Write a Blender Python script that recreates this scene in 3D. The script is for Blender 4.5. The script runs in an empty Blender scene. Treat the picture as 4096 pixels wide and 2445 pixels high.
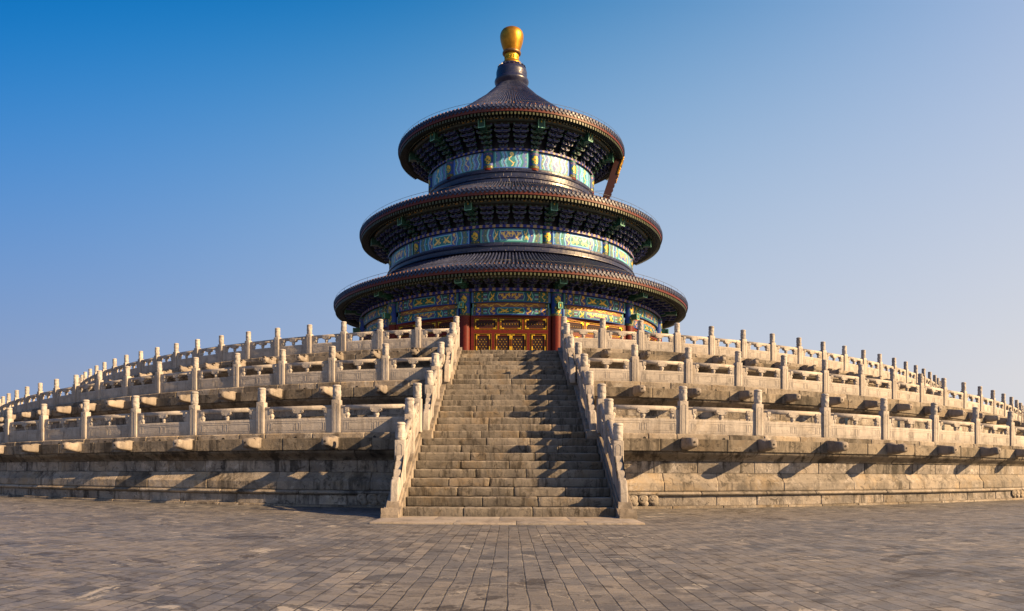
import bpy, math, random
import numpy as np
from mathutils import Vector, Matrix, noise
R = math.radians
S, Cs, PI = math.sin, math.cos, math.pi
random.seed(11)
sc = bpy.context.scene
col = sc.collection
ZC = 1.03                                   # eye height above the paving
D = 67.65                                   # eye to hall axis

# ------------------------------------------------------------------ camera (a stitched cylindrical panorama)
cam_d = bpy.data.cameras.new('camera')
cam = bpy.data.objects.new('camera', cam_d); col.objects.link(cam)
cam.location = (0.02, -D, ZC)
cam.rotation_euler = (Matrix.Rotation(R(90), 4, 'X') @ Matrix.Rotation(0.0037, 4, 'Z')).to_euler()
cam_d.type = 'PANO'
cam_d.panorama_type = 'CENTRAL_CYLINDRICAL'
cam_d.central_cylindrical_radius = 1.0
cam_d.central_cylindrical_range_u_min = -0.6171
cam_d.central_cylindrical_range_u_max = 0.6221
cam_d.central_cylindrical_range_v_min = -0.1674
cam_d.central_cylindrical_range_v_max = 0.5723
cam_d.clip_start = 0.1; cam_d.clip_end = 6000
sc.camera = cam

# ------------------------------------------------------------------ sky, sun, exposure
SUN_AZ, SUN_EL = 69.0, 26.0                 # degrees right of the direction back to the viewer, degrees up
w = bpy.data.worlds.new('World'); sc.world = w; w.use_nodes = True
nt = w.node_tree; nt.nodes.clear()
wo = nt.nodes.new('ShaderNodeOutputWorld'); bg = nt.nodes.new('ShaderNodeBackground')
sky = nt.nodes.new('ShaderNodeTexSky'); sky.sky_type = 'NISHITA'; sky.sun_disc = False
sky.sun_elevation = R(SUN_EL); sky.sun_rotation = R(180 - SUN_AZ)
sky.air_density = 1.0; sky.dust_density = 1.0; sky.ozone_density = 3.0; sky.altitude = 0
# the photograph's own sky over it: deep blue away from the sun, pale and milky low on the sunward side
def lin(r, g, b_): return tuple(((c / 255 + .055) / 1.055) ** 2.4 if c > 10 else c / 255 / 12.92 for c in (r, g, b_))
EXPO, SKY = 1.5, 0.06
def nd(k, **kw):
    x = nt.nodes.new(k)
    for q, v in kw.items(): setattr(x, q, v)
    return x
def mth(op, p, q=0.0, clamp=False):
    x = nd('ShaderNodeMath', operation=op, use_clamp=clamp)
    for i, v in ((0, p), (1, q)):
        if isinstance(v, (int, float)): x.inputs[i].default_value = v
        else: nt.links.new(v, x.inputs[i])
    return x.outputs[0]
def mixc(f, p, q):
    x = nd('ShaderNodeMix', data_type='RGBA'); nt.links.new(f, x.inputs[0])
    for i, v in ((6, p), (7, q)):
        if isinstance(v, tuple): x.inputs[i].default_value = (*[c / SKY / 2 ** EXPO for c in v], 1)
        else: nt.links.new(v, x.inputs[i])
    return x.outputs[2]
tc = nd('ShaderNodeTexCoord'); sx = nd('ShaderNodeSeparateXYZ'); nt.links.new(tc.outputs['Generated'], sx.inputs[0])
azi = mth('ARCTAN2', sx.outputs[0], sx.outputs[1])                      # 0 = straight behind the hall, + to the right
hor = mth('SQRT', mth('ADD', mth('MULTIPLY', sx.outputs[0], sx.outputs[0]), mth('MULTIPLY', sx.outputs[1], sx.outputs[1])))
el = mth('DIVIDE', sx.outputs[2], mth('MAXIMUM', hor, .05))
ca_ = mth('ADD', mth('MULTIPLY', mth('COSINE', mth('SUBTRACT', azi, 2.0)), .5), .5)   # grows towards the sun's side, no seam behind the viewer
def row(*cs):
    x = nd('ShaderNodeValToRGB'); x.color_ramp.interpolation = 'CARDINAL'; e = x.color_ramp.elements
    while len(e) < len(cs): e.new(.5)
    for k, (p, c) in enumerate(cs): e[k].position = p; e[k].color = (*[v / 255 for v in c], 1)
    nt.links.new(ca_, x.inputs[0]); return x.outputs[0]
def vm(op, p, q):
    x = nd('ShaderNodeVectorMath', operation=op)
    for i, v in ((0, p), (3 if op == 'SCALE' else 1, q)):
        if isinstance(v, (int, float)): x.inputs[i].default_value = v
        else: nt.links.new(v, x.inputs[i])
    return x.outputs[0]
P3 = (.067, .292, .595)
rows = (row(*zip(P3, ((138, 156, 192), (176, 188, 210), (217, 216, 220))), (1, (226, 222, 218))),
        row(*zip(P3, ((88, 143, 206), (140, 174, 212), (190, 202, 223))), (1, (205, 210, 220))),
        row(*zip(P3, ((18, 116, 191), (66, 134, 192), (160, 183, 218))), (1, (178, 194, 218))))
tt_ = mth('DIVIDE', mth('SUBTRACT', el, .12), .45, True)
w0 = mth('MULTIPLY', mth('MULTIPLY', mth('SUBTRACT', tt_, .5), mth('SUBTRACT', tt_, 1.0)), 2.0)
w1 = mth('MULTIPLY', mth('MULTIPLY', tt_, mth('SUBTRACT', 1.0, tt_)), 4.0)
w2 = mth('MULTIPLY', mth('MULTIPLY', tt_, mth('SUBTRACT', tt_, .5)), 2.0)
disp = vm('ADD', vm('ADD', vm('SCALE', rows[0], w0), vm('SCALE', rows[1], w1)), vm('SCALE', rows[2], w2))
gm = nd('ShaderNodeGamma'); nt.links.new(disp, gm.inputs[0]); gm.inputs[1].default_value = 2.2
grad0 = vm('SCALE', gm.outputs[0], 1.0 / SKY / 2 ** EXPO)
zen = mth('DIVIDE', mth('SUBTRACT', el, .60), 1.2, True)               # the dome overhead is a darker blue
grad = mixc(zen, grad0, lin(8, 62, 128))
anti = mth('DIVIDE', mth('SUBTRACT', mth('COSINE', mth('ADD', azi, 2.0)), .28), .55, True)   # deeper sky opposite the sun, behind the viewer's left shoulder
grad = vm('SCALE', grad, mth('SUBTRACT', 1.0, mth('MULTIPLY', anti, .2)))
fin_ = nd('ShaderNodeMix', data_type='RGBA'); fin_.inputs[0].default_value = .97
nt.links.new(sky.outputs[0], fin_.inputs[6]); nt.links.new(grad, fin_.inputs[7])
bg.inputs['Strength'].default_value = SKY
nt.links.new(fin_.outputs[2], bg.inputs['Color']); nt.links.new(bg.outputs[0], wo.inputs['Surface'])
sd = bpy.data.lights.new('sun', 'SUN'); sun = bpy.data.objects.new('sun', sd); col.objects.link(sun)
sd.energy = 5.0; sd.angle = R(0.53); sd.color = (1.0, 0.66, 0.33)
to_sun = Vector((S(R(SUN_AZ)) * Cs(R(SUN_EL)), -Cs(R(SUN_AZ)) * Cs(R(SUN_EL)), S(R(SUN_EL))))
sun.rotation_euler = to_sun.to_track_quat('Z', 'Y').to_euler()
sun.location = (60, -60, 60)
vs = sc.view_settings
vs.view_transform = 'Standard'; vs.look = 'None'; vs.gamma = 1.0; vs.use_curve_mapping = False
vs.exposure = EXPO

# ------------------------------------------------------------------ materials
class NT:
    def __init__(self, name):
        self.m = bpy.data.materials.new(name); self.m.use_nodes = True
        self.t = self.m.node_tree; self.t.nodes.clear()
        self.out = self.n('ShaderNodeOutputMaterial'); self.b = self.n('ShaderNodeBsdfPrincipled')
        self.t.links.new(self.b.outputs[0], self.out.inputs[0])
    def n(self, k, **kw):
        x = self.t.nodes.new(k)
        for a, b in kw.items(): setattr(x, a, b)
        return x
    def put(self, sock, val):
        if isinstance(val, bpy.types.NodeSocket): self.t.links.new(val, sock)
        else: sock.default_value = val
    def coord(self, scale=(1, 1, 1)):
        c = self.n('ShaderNodeTexCoord'); mp = self.n('ShaderNodeMapping')
        self.t.links.new(c.outputs['Object'], mp.inputs['Vector']); mp.inputs['Scale'].default_value = scale
        oi = self.n('ShaderNodeObjectInfo')
        va = self.n('ShaderNodeVectorMath', operation='ADD'); vm = self.n('ShaderNodeVectorMath', operation='SCALE')
        self.t.links.new(mp.outputs[0], va.inputs[0])
        vm.inputs[0].default_value = (17.3, 9.1, 4.7); self.t.links.new(oi.outputs['Random'], vm.inputs['Scale'])
        self.t.links.new(vm.outputs[0], va.inputs[1])
        return va.outputs[0]
    def world(self, scale=(1, 1, 1)):
        c = self.n('ShaderNodeNewGeometry'); mp = self.n('ShaderNodeMapping')
        self.t.links.new(c.outputs['Position'], mp.inputs['Vector']); mp.inputs['Scale'].default_value = scale
        return mp.outputs[0]
    def noise(self, vec, scale, detail=5, rough=.6, dist=0.0):
        x = self.n('ShaderNodeTexNoise'); self.put(x.inputs['Vector'], vec)
        x.inputs['Scale'].default_value = scale; x.inputs['Detail'].default_value = detail
        x.inputs['Roughness'].default_value = rough; x.inputs['Distortion'].default_value = dist
        return x.outputs['Fac']
    def ramp(self, fac, lo, hi, a=0.0, b=1.0):
        x = self.n('ShaderNodeMapRange', interpolation_type='SMOOTHSTEP'); self.put(x.inputs['Value'], fac)
        for i, v in zip((1, 2, 3, 4), (lo, hi, a, b)): x.inputs[i].default_value = v
        return x.outputs[0]
    def math(self, op, a, b=0.0, c=None):
        x = self.n('ShaderNodeMath', operation=op); self.put(x.inputs[0], a); self.put(x.inputs[1], b)
        if c is not None: self.put(x.inputs[2], c)
        return x.outputs[0]
    def mix(self, fac, a, b, blend='MIX'):
        x = self.n('ShaderNodeMix', data_type='RGBA', blend_type=blend); self.put(x.inputs['Factor'], fac)
        for nm, v in (('A', a), ('B', b)):
            s = [i for i in x.inputs if i.name == nm and i.type == 'RGBA'][0]
            self.put(s, (*v, 1.0) if isinstance(v, tuple) and len(v) == 3 else v)
        return [o for o in x.outputs if o.type == 'RGBA'][0]
    def attr(self, name, out='Fac'):
        x = self.n('ShaderNodeAttribute'); x.attribute_name = name
        return x.outputs[out]
    def scale(self, c, f):
        x = self.n('ShaderNodeVectorMath', operation='SCALE'); self.put(x.inputs[0], c); self.put(x.inputs['Scale'], f)
        return x.outputs[0]
    def bump(self, h, strength=.4, dist=.02):
        x = self.n('ShaderNodeBump'); self.put(x.inputs['Height'], h)
        x.inputs['Strength'].default_value = strength; x.inputs['Distance'].default_value = dist
        self.t.links.new(x.outputs[0], self.b.inputs['Normal'])
    def set(self, c=None, rough=.6, metal=0.0, spec=.4, coat=0.0):
        if c is not None: self.put(self.b.inputs['Base Color'], (*c, 1.0) if isinstance(c, tuple) and len(c) == 3 else c)
        self.put(self.b.inputs['Roughness'], rough); self.put(self.b.inputs['Metallic'], metal)
        self.b.inputs['Specular IOR Level'].default_value = spec
        self.b.inputs['Coat Weight'].default_value = coat; self.b.inputs['Coat Roughness'].default_value = .08
        return self.m

def stone(name, a, b, stain, amount, pale, tonef=.5, streak=(4, 4, .35), bump=.35, warm=(.50, .36, .20), warm_amt=.5, objrand=.0, chip=.6, gain=.50):
    """weathered stone: two body tones, ochre seepage, pale flaked patches, dark vertical streaks and blotches"""
    k = NT(name); p = k.coord()
    a, b, stain, pale, warm = [tuple(v * gain * m for v, m in zip(q, (.97, 1.01, 1.13))) for q in (a, b, stain, pale, warm)]
    c = k.mix(k.ramp(k.noise(p, .9, 6, .65), .40, .60), a, b)
    c = k.mix(k.math('MULTIPLY', k.ramp(k.noise(p, .60, 6, .7, .6), .50, .64), warm_amt), c, warm)
    c = k.mix(k.math('MULTIPLY', k.ramp(k.noise(p, 2.3, 9, .74, .8), .545, .60), chip), c, pale)
    st = k.noise(k.coord(streak), 1.0, 7, .70, .25)
    big = k.ramp(k.noise(p, .45, 3, .5), .35, .60, .30, 1.0)
    c = k.mix(k.math('MULTIPLY', k.math('MULTIPLY', k.ramp(st, .49, .62), big), amount), c, stain)
    c = k.mix(k.math('MULTIPLY', k.ramp(k.noise(p, 4.2, 9, .76, .9), .545, .63), amount * .85), c, stain)
    c = k.mix(k.math('MULTIPLY', k.ramp(k.noise(p, 1.1, 8, .72, .5), .53, .62), amount * .55), c, stain)
    g = k.noise(p, 38, 4, .7)
    t = k.math('ADD', k.math('MULTIPLY', k.math('SUBTRACT', k.attr('tone'), .5), tonef * 2), 1.0)
    if objrand:
        oi = k.n('ShaderNodeObjectInfo')
        t = k.math('MULTIPLY', t, k.math('MULTIPLY_ADD', oi.outputs['Random'], objrand, 1.0 - objrand * .6))
    t = k.math('MULTIPLY', t, k.math('MULTIPLY_ADD', g, .5, .75))
    h = k.math('ADD', k.math('MULTIPLY', k.noise(p, 7, 8, .7, .3), 1.0), k.math('MULTIPLY', k.noise(p, 45, 3, .6), .25))
    k.bump(h, bump, .035)
    return k.set(k.scale(c, t), rough=k.ramp(g, .3, .7, .62, .88), spec=.3)

M = {}
M['rail'] = stone('pale_marble', (.61, .55, .47), (.51, .46, .395), (.19, .165, .14), .45, (.72, .66, .58), .3, bump=.45, warm=(.56, .45, .31), warm_amt=.4, objrand=.2, chip=.35, gain=.62)
M['head'] = stone('carved_marble', (.61, .57, .51), (.50, .465, .42), (.17, .15, .13), .5, (.66, .60, .53), .25, bump=.6, warm=(.54, .43, .31), warm_amt=.3, objrand=.2, chip=.3, gain=.60)
M['spout'] = stone('spout_marble', (.50, .43, .35), (.38, .33, .28), (.14, .12, .10), .5, (.60, .53, .45), .3, bump=.6, warm_amt=.3, objrand=.3)
M['wall'] = stone('terrace_stone', (.47, .40, .31), (.34, .30, .245), (.042, .037, .032), .72, (.56, .50, .42), .45, streak=(2.2, 2.2, .30), bump=.9, warm=(.48, .35, .19), warm_amt=.5, gain=.58)
M['waist'] = stone('worn_waist_stone', (.46, .40, .325), (.30, .27, .235), (.036, .032, .029), .85, (.66, .60, .52), .45, streak=(3, 3, .6), bump=1.1, gain=.57, warm=(.42, .31, .18), warm_amt=.35)
M['slab'] = stone('cornice_stone', (.39, .325, .235), (.27, .23, .175), (.032, .028, .024), .85, (.46, .40, .31), .40, streak=(2.0, 2.0, .22), bump=.7, warm=(.30, .21, .12), warm_amt=.45)
M['plinth'] = stone('plinth_stone', (.46, .39, .30), (.32, .27, .21), (.085, .07, .055), .8, (.62, .56, .46), .5, streak=(2.5, 2.5, 1.2), bump=.6, warm=(.45, .33, .18), warm_amt=.5)
M['step'] = stone('weathered_step_stone', (.32, .28, .225), (.235, .207, .170), (.050, .040, .029), .8, (.42, .36, .28), .42, streak=(7.5, 3.0, 1.2), bump=.9, warm=(.33, .23, .12), warm_amt=.6)
M['ramp'] = stone('ramp_stone', (.44, .37, .29), (.32, .27, .21), (.12, .10, .08), .6, (.52, .46, .38), .3, streak=(3, 3, 1.0), bump=.5, warm_amt=.4)
M['apron'] = stone('apron_stone', (.56, .49, .41), (.46, .41, .345), (.17, .145, .12), .5, (.62, .56, .48), .3, streak=(2.5, 1.2, 2), bump=.3, warm_amt=.3)

def paving():
    k = NT('paving_brick'); pos = k.world()
    sp = k.n('ShaderNodeSeparateXYZ'); k.t.links.new(pos, sp.inputs[0])
    wob = k.noise(k.world(), 1.3, 2, .5)
    x = k.math('MULTIPLY_ADD', k.math('SUBTRACT', wob, .5), .035, sp.outputs[0])
    xs = k.math('DIVIDE', x, .1735)
    row = k.math('FLOOR', xs); fx = k.math('FRACT', xs)
    wn = k.n('ShaderNodeTexWhiteNoise', noise_dimensions='1D'); k.put(wn.inputs['W'], row)
    ys = k.math('ADD', k.math('DIVIDE', sp.outputs[1], .44), k.math('MULTIPLY', wn.outputs['Value'], 7.0))
    cl = k.math('FLOOR', ys); fy = k.math('FRACT', ys)
    cv = k.n('ShaderNodeCombineXYZ'); k.put(cv.inputs[0], row); k.put(cv.inputs[1], cl)
    wc = k.n('ShaderNodeTexWhiteNoise', noise_dimensions='2D'); k.put(wc.inputs['Vector'], cv.outputs[0])
    rnd = wc.outputs['Value']
    ex = k.math('MULTIPLY', k.math('MINIMUM', fx, k.math('SUBTRACT', 1.0, fx)), .1735)
    ey = k.math('MULTIPLY', k.math('MINIMUM', fy, k.math('SUBTRACT', 1.0, fy)), .44)
    rag = k.math('MULTIPLY', k.noise(k.world(), 22, 4, .7), .009)
    jx = k.ramp(k.math('SUBTRACT', ex, rag), -.001, .0045, 1.0, 0.0)
    jy = k.math('MULTIPLY', k.ramp(k.math('SUBTRACT', ey, rag), -.003, .002, 1.0, 0.0), .8)
    j = k.math('MAXIMUM', k.math('MULTIPLY', jx, .85), jy)
    c = k.mix(rnd, (.092, .091, .095), (.148, .138, .130))
    c = k.mix(k.ramp(rnd, .86, .93, 0, .7), c, (.205, .180, .153)); c = k.mix(k.ramp(rnd, .10, .06, 0, .7), c, (.062, .060, .060))
    c = k.mix(k.ramp(k.noise(k.world((1, 1, 1)), .25, 4, .6), .44, .58, 0, .5), c, (.165, .143, .117))
    c = k.mix(k.ramp(k.noise(k.world(), 1.7, 6, .62, .9), .515, .59, 0, .50), c, (.205, .188, .168))
    c = k.mix(k.ramp(k.noise(k.world(), 3.1, 7, .66, 1.0), .54, .59, 0, .62), c, (.044, .040, .037))
    c = k.mix(k.ramp(k.noise(k.world(), .62, 6, .66, .7), .53, .585, 0, .60), c, (.070, .066, .065))
    c = k.mix(k.ramp(k.noise(k.world(), .85, 9, .72, 1.3), .575, .605, 0, .75), c, (.038, .032, .027))
    sp_ = k.ramp(k.noise(k.world(), 1.05, 9, .72, 1.4), .60, .635, 0, .7)
    c = k.mix(sp_, c, (.36, .325, .275))
    sp2 = k.ramp(k.noise(k.world(), 5.5, 5, .7, .5), .66, .69, 0, .8)
    c = k.mix(sp2, c, (.33, .295, .245))
    c = k.mix(k.math('MULTIPLY', j, k.ramp(k.noise(k.world(), 2.0, 4, .7), .40, .60, .10, 1.0)), c, (.014, .012, .010))
    g = k.noise(k.world(), 70, 3, .7)
    c = k.mix(1.0, c, (.95, 1.0, 1.10), 'MULTIPLY')
    c = k.scale(c, k.math('MULTIPLY_ADD', g, .7, .65))
    h = k.math('SUBTRACT', k.math('ADD', k.math('MULTIPLY', k.noise(k.world(), 9, 7, .7, .4), .55), k.math('MULTIPLY', rnd, .35)), k.math('MULTIPLY', j, 1.3))
    h = k.math('ADD', h, k.math('MULTIPLY', sp_, -.5))
    k.bump(h, .9, .016)
    return k.set(c, rough=k.ramp(k.noise(k.world(), 4, 5, .6), .35, .7, .45, .72), spec=.3)
M['paving'] = paving()

def glaze(name, a, b, rough, dusty=0.0):
    k = NT(name); p = k.coord()
    c = k.mix(k.attr('tone'), a, b)
    c = k.mix(k.ramp(k.noise(p, 2.5, 6, .7), .5, .75, 0, dusty), c, (.046, .056, .105))
    k.bump(k.noise(p, 14, 4, .6), .12, .02)
    return k.set(c, rough=k.ramp(k.noise(p, 5, 5, .6), .3, .7, rough, rough + .22), spec=.5)
M['tile'] = glaze('glazed_roof_tile', (.008, .013, .042), (.027, .037, .092), .34, .45)
M['pan'] = glaze('shaded_pan_tile', (.004, .006, .018), (.010, .014, .034), .40, .2)  # darker copy of the tile glaze, shade between the ribs painted in
M['tile_end'] = glaze('glazed_tile_end', (.006, .012, .045), (.016, .027, .085), .38, .15)
M['ring'] = glaze('glazed_ring_tile', (.007, .011, .040), (.019, .024, .066), .25, .2)
def plain(name, c, rough=.55, metal=0.0, spec=.4, var=.25, coat=0.0, nscale=6):
    k = NT(name); p = k.coord()
    n = k.noise(p, nscale, 6, .65)
    cc = k.scale(c, k.math('MULTIPLY_ADD', k.ramp(n, .3, .7), 2 * var, 1 - var))
    k.bump(n, .1, .01)
    return k.set(cc, rough=rough, metal=metal, spec=spec, coat=coat)
M['crest'] = plain('old_gilding', (.30, .17, .015), .45, metal=.5, var=.35)
M['red'] = plain('red_lacquer', (.088, .009, .005), .5, spec=.22, var=.22)
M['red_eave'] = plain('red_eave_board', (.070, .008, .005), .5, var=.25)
M['red_dark'] = plain('dark_red_lattice', (.050, .007, .004), .5, spec=.2)
M['dark'] = plain('dark_interior', (.012, .011, .012), .8)
M['gold'] = plain('gilt_metal', (.52, .34, .022), .40, metal=.5, var=.15)
M['gold_orb'] = plain('gilded_orb', (.40, .20, .022), .42, metal=.8, var=.22, nscale=2.5)
M['bronze'] = plain('dull_bronze', (.17, .10, .045), .45, metal=.6)
M['stud'] = plain('amber_stud', (.27, .10, .010), .35, var=.1)
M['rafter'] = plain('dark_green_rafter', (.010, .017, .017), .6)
M['raf_sq'] = plain('rafter_end_green', (.044, .052, .022), .5, var=.3)
M['raf_rd'] = plain('rafter_end_pale', (.13, .15, .13), .5, var=.35)
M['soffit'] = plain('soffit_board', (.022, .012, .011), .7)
M['green'] = plain('green_beam_paint', (.016, .095, .065), .45)
M['pale_green'] = plain('pale_green_line', (.16, .42, .34), .5)
M['plaque'] = plain('plaque_red', (.026, .0035, .0045), .5, var=.15)
M['wire'] = plain('grey_wire', (.07, .07, .075), .5)
M['barrier'] = plain('grey_green_paint', (.26, .29, .23), .5)
M['cloth'] = plain('dark_cloth', (.020, .016, .035), .8)
M['skin'] = plain('skin', (.38, .22, .15), .55, var=.08)
M['hair'] = plain('black_hair', (.012, .010, .009), .5)
def paintmat(name, rough):
    k = NT(name); p = k.coord()
    n = k.noise(p, 7, 6, .7)
    c = k.scale(k.attr('paint', 'Color'), k.math('MULTIPLY_ADD', n, .5, .75))
    g = k.attr('gilt')
    return k.set(c, rough=k.ramp(g, 0, 1, rough, .36), metal=k.math('MULTIPLY', g, .3), spec=.25)
M['paint'] = paintmat('painted_beam', .5)

# ------------------------------------------------------------------ mesh builder
class MB:
    def __init__(s): s.v = []; s.f = []; s.t = []; s.sm = []; s.mi = []; s.paint = None; s.gilt = None
    def add(s, vs_, fs, tone=.5, smooth=False, mi=0):
        o = len(s.v); s.v.extend(tuple(p) for p in vs_)
        for f in fs:
            s.f.append(tuple(i + o for i in f)); s.t.append(tone); s.sm.append(smooth); s.mi.append(mi)
    def box(s, x0, x1, y0, y1, z0, z1, tone=.5, fn=None, mi=0):
        vs_ = [(x, y, z) for z in (z0, z1) for y in (y0, y1) for x in (x0, x1)]
        if fn: vs_ = [fn(p) for p in vs_]
        s.add(vs_, [(0, 2, 3, 1), (4, 5, 7, 6), (0, 1, 5, 4), (2, 6, 7, 3), (0, 4, 6, 2), (1, 3, 7, 5)], tone, False, mi)
    def rbox(s, x0, x1, y0, y1, z0, z1, r=.015, cell=.25, amp=0.0, freq=3.0, tone=.5, fn=None, seed=0.0, smooth=True, top=None):
        def ax(a, b):
            n = max(1, int(round((b - a - 2 * r) / cell)))
            return [a, a + r * .3, a + r] + [a + r + (b - a - 2 * r) * i / n for i in range(1, n)] + [b - r, b - r * .3, b]
        X, Y, Z = ax(x0, x1), ax(y0, y1), ax(z0, z1)
        idx = {}; vv = []; ff = []
        def vert(i, j, k):
            key = (i, j, k)
            if key not in idx:
                p = Vector((X[i], Y[j], Z[k]))
                q = Vector((min(max(p.x, x0 + r), x1 - r), min(max(p.y, y0 + r), y1 - r), min(max(p.z, z0 + r), z1 - r)))
                d = p - q
                if d.length > 1e-9: p = q + d.normalized() * r
                if amp:
                    n = noise.fractal(p * freq + Vector((seed, seed * .7, seed * .3)), .9, 2.1, 4)
                    p = p + (d.normalized() if d.length > 1e-9 else Vector((0, 0, 0))) * n * amp
                idx[key] = len(vv); vv.append(fn(p) if fn else p)
            return idx[key]
        nx, ny, nz = len(X) - 1, len(Y) - 1, len(Z) - 1
        for i in range(nx):
            for j in range(ny):
                ff.append((vert(i, j, 0), vert(i, j + 1, 0), vert(i + 1, j + 1, 0), vert(i + 1, j, 0)))
                ff.append((vert(i, j, nz), vert(i + 1, j, nz), vert(i + 1, j + 1, nz), vert(i, j + 1, nz)))
        for i in range(nx):
            for k in range(nz):
                ff.append((vert(i, 0, k), vert(i + 1, 0, k), vert(i + 1, 0, k + 1), vert(i, 0, k + 1)))
                ff.append((vert(i, ny, k), vert(i, ny, k + 1), vert(i + 1, ny, k + 1), vert(i + 1, ny, k)))
        for j in range(ny):
            for k in range(nz):
                ff.append((vert(0, j, k), vert(0, j, k + 1), vert(0, j + 1, k + 1), vert(0, j + 1, k)))
                ff.append((vert(nx, j, k), vert(nx, j + 1, k), vert(nx, j + 1, k + 1), vert(nx, j, k + 1)))
        f0 = len(s.f); s.add(vv, ff, tone, smooth)
        if top is not None:                                    # trodden upper face and nosing
            hi = {q for (i, j, k), q in idx.items() if k >= nz - 2}
            for q, f in enumerate(ff):
                if all(v in hi for v in f): s.t[f0 + q] = top
    def lathe(s, prof, n=24, c=(0, 0), tone=.5, a0=0.0, a1=2 * PI, smooth=True, mi=0, fn=None, cap=False):
        full = abs(a1 - a0 - 2 * PI) < 1e-6
        m = n if full else n + 1
        vv = []
        for r, z in prof:
            for i in range(m):
                a = a0 + (a1 - a0) * i / n
                p = (c[0] + r * S(a), c[1] - r * Cs(a), z)
                vv.append(fn(p, a) if fn else p)
        ff = []
        for k in range(len(prof) - 1):
            for i in range(n):
                j = (i + 1) % m
                ff.append((k * m + i, k * m + j, (k + 1) * m + j, (k + 1) * m + i))
        if cap:
            ff.append(tuple(range(m))[::-1]); ff.append(tuple((len(prof) - 1) * m + i for i in range(m)))
        s.add(vv, ff, tone, smooth, mi)
    def prism(s, poly, x0, x1, fn=None, tone=.5, bev=0.0, smooth=False, mi=0):
        """poly in the (y, z) plane, extruded along x; bev narrows the ends"""
        n = len(poly); vv = []
        cy = sum(p[0] for p in poly) / n; cz = sum(p[1] for p in poly) / n
        rings = [(x0, bev), (x0 + bev * .3, bev * .3), (x0 + bev, 0), (x1 - bev, 0), (x1 - bev * .3, bev * .3), (x1, bev)] if bev else [(x0, 0), (x1, 0)]
        for x, ins in rings:
            for i, (y, z) in enumerate(poly):
                if ins:
                    a = Vector(poly[i - 1]); b = Vector(poly[(i + 1) % n]); t = (b - a)
                    nn = Vector((-t.y, t.x)).normalized() if t.length > 1e-9 else Vector((0, 0))
                    y, z = y + nn.x * ins, z + nn.y * ins
                vv.append((x, y, z))
        if fn: vv = [fn(p) for p in vv]
        ff = []
        for k in range(len(rings) - 1):
            for i in range(n):
                j = (i + 1) % n
                ff.append((k * n + i, k * n + j, (k + 1) * n + j, (k + 1) * n + i))
        ff.append(tuple(range(n))[::-1]); ff.append(tuple((len(rings) - 1) * n + i for i in range(n)))
        s.add(vv, ff, tone, smooth, mi)
    def arc(s, prof, a0, a1, da=.02, tone=.5, ins=.012, jit=0.0, smooth=False, mi=0):
        """closed (r,z) profile swept between two angles, its two ends slightly drawn in"""
        n = max(1, int(math.ceil((a1 - a0) / da)))
        rm = sum(p[0] for p in prof) / len(prof); e = ins / rm
        angs = [(a0, ins), (a0 + e, ins * .25)] + [(a0 + 2 * e + (a1 - a0 - 4 * e) * i / n, 0) for i in range(n + 1)] + [(a1 - e, ins * .25), (a1, ins)]
        vv = []; m = len(prof)
        zc = sum(p[1] for p in prof) / m
        for a, q in angs:
            for r, z in prof:
                rr = r + jit - q; zz = z + (q * .4 if z < zc else -q * .4)
                vv.append((rr * S(a), -rr * Cs(a), zz))
        ff = []
        for k in range(len(angs) - 1):
            for i in range(m):
                j = (i + 1) % m
                ff.append((k * m + i, (k + 1) * m + i, (k + 1) * m + j, k * m + j))
        ff.append(tuple(range(m))); ff.append(tuple((len(angs) - 1) * m + i for i in range(m))[::-1])
        s.add(vv, ff, tone, smooth, mi)
    def tube(s, pts, r, n=6, tone=.5, mi=0, smooth=True):
        pts = [Vector(p) for p in pts]; vv = []
        for i, p in enumerate(pts):
            t = (pts[min(i + 1, len(pts) - 1)] - pts[max(i - 1, 0)]).normalized()
            u = t.orthogonal().normalized() if abs(t.z) > .95 else t.cross(Vector((0, 0, 1))).normalized()
            w_ = t.cross(u)
            rr = r[i] if isinstance(r, (list, tuple)) else r
            for k in range(n):
                a = 2 * PI * k / n; vv.append(p + (u * Cs(a) + w_ * S(a)) * rr)
        ff = []
        for k in range(len(pts) - 1):
            for i in range(n):
                j = (i + 1) % n; ff.append((k * n + i, k * n + j, (k + 1) * n + j, (k + 1) * n + i))
        ff.append(tuple(range(n))[::-1]); ff.append(tuple((len(pts) - 1) * n + i for i in range(n)))
        s.add(vv, ff, tone, smooth, mi)
    def mesh(s, name, mats, off=(0, 0, 0)):
        me = bpy.data.meshes.new(name)
        ox, oy, oz = off
        me.from_pydata([(x - ox, y - oy, z - oz) for x, y, z in s.v], [], s.f)
        me.polygons.foreach_set('use_smooth', s.sm); me.polygons.foreach_set('material_index', s.mi)
        a = me.attributes.new('tone', 'FLOAT', 'FACE'); a.data.foreach_set('value', s.t)
        if s.paint is not None:
            a = me.attributes.new('paint', 'FLOAT_COLOR', 'POINT'); a.data.foreach_set('color', np.asarray(s.paint, dtype=np.float32).ravel())
            a = me.attributes.new('gilt', 'FLOAT', 'POINT'); a.data.foreach_set('value', np.asarray(s.gilt, dtype=np.float32).ravel())
        for m in (mats if isinstance(mats, (list, tuple)) else [mats]): me.materials.append(m)
        me.update()
        return me
    def build(s, name, mats, parent=None, off=(0, 0, 0)):
        return place(s.mesh(name, mats, off), name, parent)

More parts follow.
